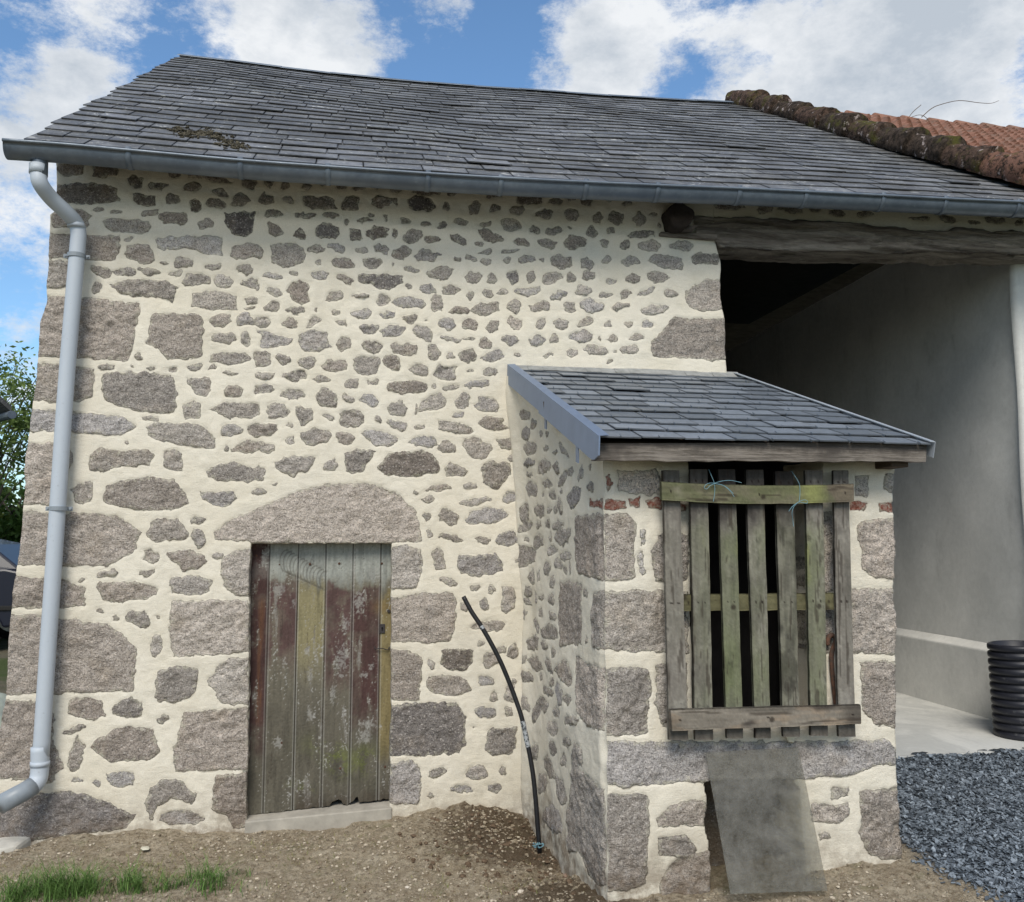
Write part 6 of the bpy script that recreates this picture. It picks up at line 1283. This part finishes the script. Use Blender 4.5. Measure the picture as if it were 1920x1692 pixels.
for xx in (-1.4, 1.35):
    for sy in (-1, 1):
        yo = CY + sy * .80; mb = MB(); V = []; n_ = 28
        for rr0, yy in [(.20, -.1), (.30, -.1), (.315, -.06), (.315, .06), (.30, .1), (.20, .1)]:
            V += [(CX + xx + rr0 * math.cos(2 * math.pi * k / n_), yo + yy, CZ + .315 + rr0 * math.sin(2 * math.pi * k / n_)) for k in range(n_)]
        mb.add(V, [(j * n_ + k, j * n_ + (k + 1) % n_, (j + 1) * n_ + (k + 1) % n_, (j + 1) * n_ + k) for j in range(5) for k in range(n_)]); wh = mb.build('wheel', tyre, car, smooth=True)
        mb = MB(); mb.tube([(CX + xx, yo - .09, CZ + .315), (CX + xx, yo + .09, CZ + .315)], .20, 20); mb.build('rim', rim, wh)
tl_ = simple('red_lamp', (.35, .01, .01), .2, .6)
for sy in (-1, 1):
    mb = MB(); mb.box(CX + 2.06, CX + 2.155, CY + sy * .72 - .1, CY + sy * .72 + .1, CZ + .78, CZ + .95); mb.build('tail_lamp', tl_, car, bevel=.01)
# trees
def leafy(name, label, base, h, crown, nleaf, ls, seed, cols, group=None, dens=.0, trunk_r=.07, cat='tree'):
    r = random.Random(seed); g = thing(name, label, cat, base, group); bx_, by_, bz_ = base
    tk = MB(); limbs = []
    top = Vector((bx_ + r.uniform(-.2, .2), by_, bz_ + h * .8)); tk.tube(catmull([Vector(base), Vector((bx_ + .1, by_, bz_ + h * .3)), top], 5), [trunk_r * (1 - .8 * k / 11) for k in range(11)], 8)
    (cx, cy, cz), (rx_, ry_, rz_) = crown
    for k in range(30):
        a = r.uniform(0, 6.28); e = r.uniform(-.4, 1.); st = Vector(base).lerp(top, r.uniform(.3, .95)); d = Vector((math.cos(a) * rx_, math.sin(a) * ry_, e * rz_)) * r.uniform(.6, 1)
        en = Vector((cx, cy, cz)) + d; mid = st.lerp(en, .5) + Vector((0, 0, .15)); P = catmull([st, mid, en], 4); tk.tube(P, [trunk_r * .3 * (1 - .85 * q / len(P)) for q in range(len(P))], 5); limbs.append((st, en))
    tk.build('trunk', MAT['bark'], g)
    mb = MB(); cl = []
    for k in range(70):
        st, en = limbs[k % 30]; cl.append((st.lerp(en, r.uniform(.45, 1.05)) + Vector((r.gauss(0, .12), r.gauss(0, .12), r.gauss(0, .12))), r.uniform(.10, .30) * (rx_ + rz_) * .5, r.random()))
    V = []; F = []; A_ = []
    for k in range(nleaf):
        c_, rr_, tn = cl[r.randrange(len(cl))]; p = c_ + Vector((r.gauss(0, .55), r.gauss(0, .55), r.gauss(0, .45))) * rr_
        n_ = Vector((r.gauss(0, 1), r.gauss(0, 1), r.gauss(0, 1) + .6)).normalized(); t = n_.orthogonal().normalized(); t = (Matrix.Rotation(r.uniform(0, 6.28), 3, n_) @ t); b = n_.cross(t); s_ = ls * r.uniform(.6, 1.3); i0 = len(V)
        V += [tuple(p - t * s_), tuple(p + b * s_ * .45), tuple(p + t * s_), tuple(p - b * s_ * .45)]; F.append((i0, i0 + 1, i0 + 2, i0 + 3)); A_ += [min(1, max(0, tn * .6 + r.random() * .4))] * 4
    lm = M(name + '_leaf', .6, .3); c = lm.mix(lm.attr('rnd'), cols[0], cols[1]); lm.color(c)
    tr_ = lm.n('ShaderNodeBsdfTranslucent'); lm.l(c, tr_.inputs['Color']); mx_ = lm.n('ShaderNodeMixShader'); mx_.inputs[0].default_value = .35; lm.l(lm.b.outputs[0], mx_.inputs[1]); lm.l(tr_.outputs[0], mx_.inputs[2]); lm.l(mx_.outputs[0], lm.t.nodes['Material Output'].inputs['Surface'])
    mesh_obj('crown', V, np.array(F), lm.m, g, {'rnd': A_}); return g
MAT['bark'] = simple('bark', (.10, .085, .07), .95, .1, 20, .3, .01)
leafy('young_tree', 'thin young tree with small pale leaves above the hedge at the far left', (-6.6, 13.2, .3), 4.2, ((-6.6, 13.2, 3.6), (1.1, 1.0, 1.7)), 4200, .055, 3, ((.09, .15, .035), (.24, .32, .10)))
leafy('hedgerow_tree', 'dense dark green bush behind the parked car', (-6.9, 15.5, .3), 2.6, ((-6.9, 15.5, 2.0), (1.7, 1.1, 1.5)), 9000, .075, 5, ((.035, .08, .016), (.13, .22, .05)), trunk_r=.1, cat='bush')
leafy('hedgerow_tree', 'broad yellowish green bush at the far left beyond the car', (-9.0, 16.5, .3), 2.6, ((-9.0, 16.5, 1.9), (2.2, 1.1, 1.4)), 8000, .08, 6, ((.06, .11, .02), (.20, .28, .07)), trunk_r=.1, cat='bush')
# distant house with the dark eave
hs = thing('neighbouring_house', 'house whose dark slate eave and gutter poke in at the far left edge', 'house', (-9.5, 12, .3))
e = onY(21, 776, 9.95); e = Vector((e.x, e.y, e.z)); ud = Vector((-.8, -.6, 0)); vd_ = Vector((-.6, .8, 0)); zu = Vector((0, 0, 1))
def hbox(mb, o, a_, b_, c_): mb.hexa([o, o + a_, o + a_ + b_, o + b_, o + c_, o + a_ + c_, o + a_ + b_ + c_, o + b_ + c_])
mb = MB(); hbox(mb, e + ud * .55 + vd_ * .35 - zu * (e.z - .1), ud * 6, vd_ * 7, zu * (e.z - .15)); mb.build('wall', simple('house_render', (.55, .52, .46), .9, .1, 5, .1), hs)
mb = MB(); hbox(mb, e + zu * .03, ud * 3.5 + zu * 2.9, vd_ * 7.6, zu * .09); hbox(mb, e + ud * 7 + zu * .03, ud * -3.5 + zu * 2.9, vd_ * 7.6, zu * .09); mb.build('roof', MAT['slate'], hs)
mb = MB(); mb.tube([e + zu * -.02 - vd_ * .05, e + vd_ * 7.6 - zu * .02], .065, 12); mb.build('gutter', MAT['zinc'], hs)
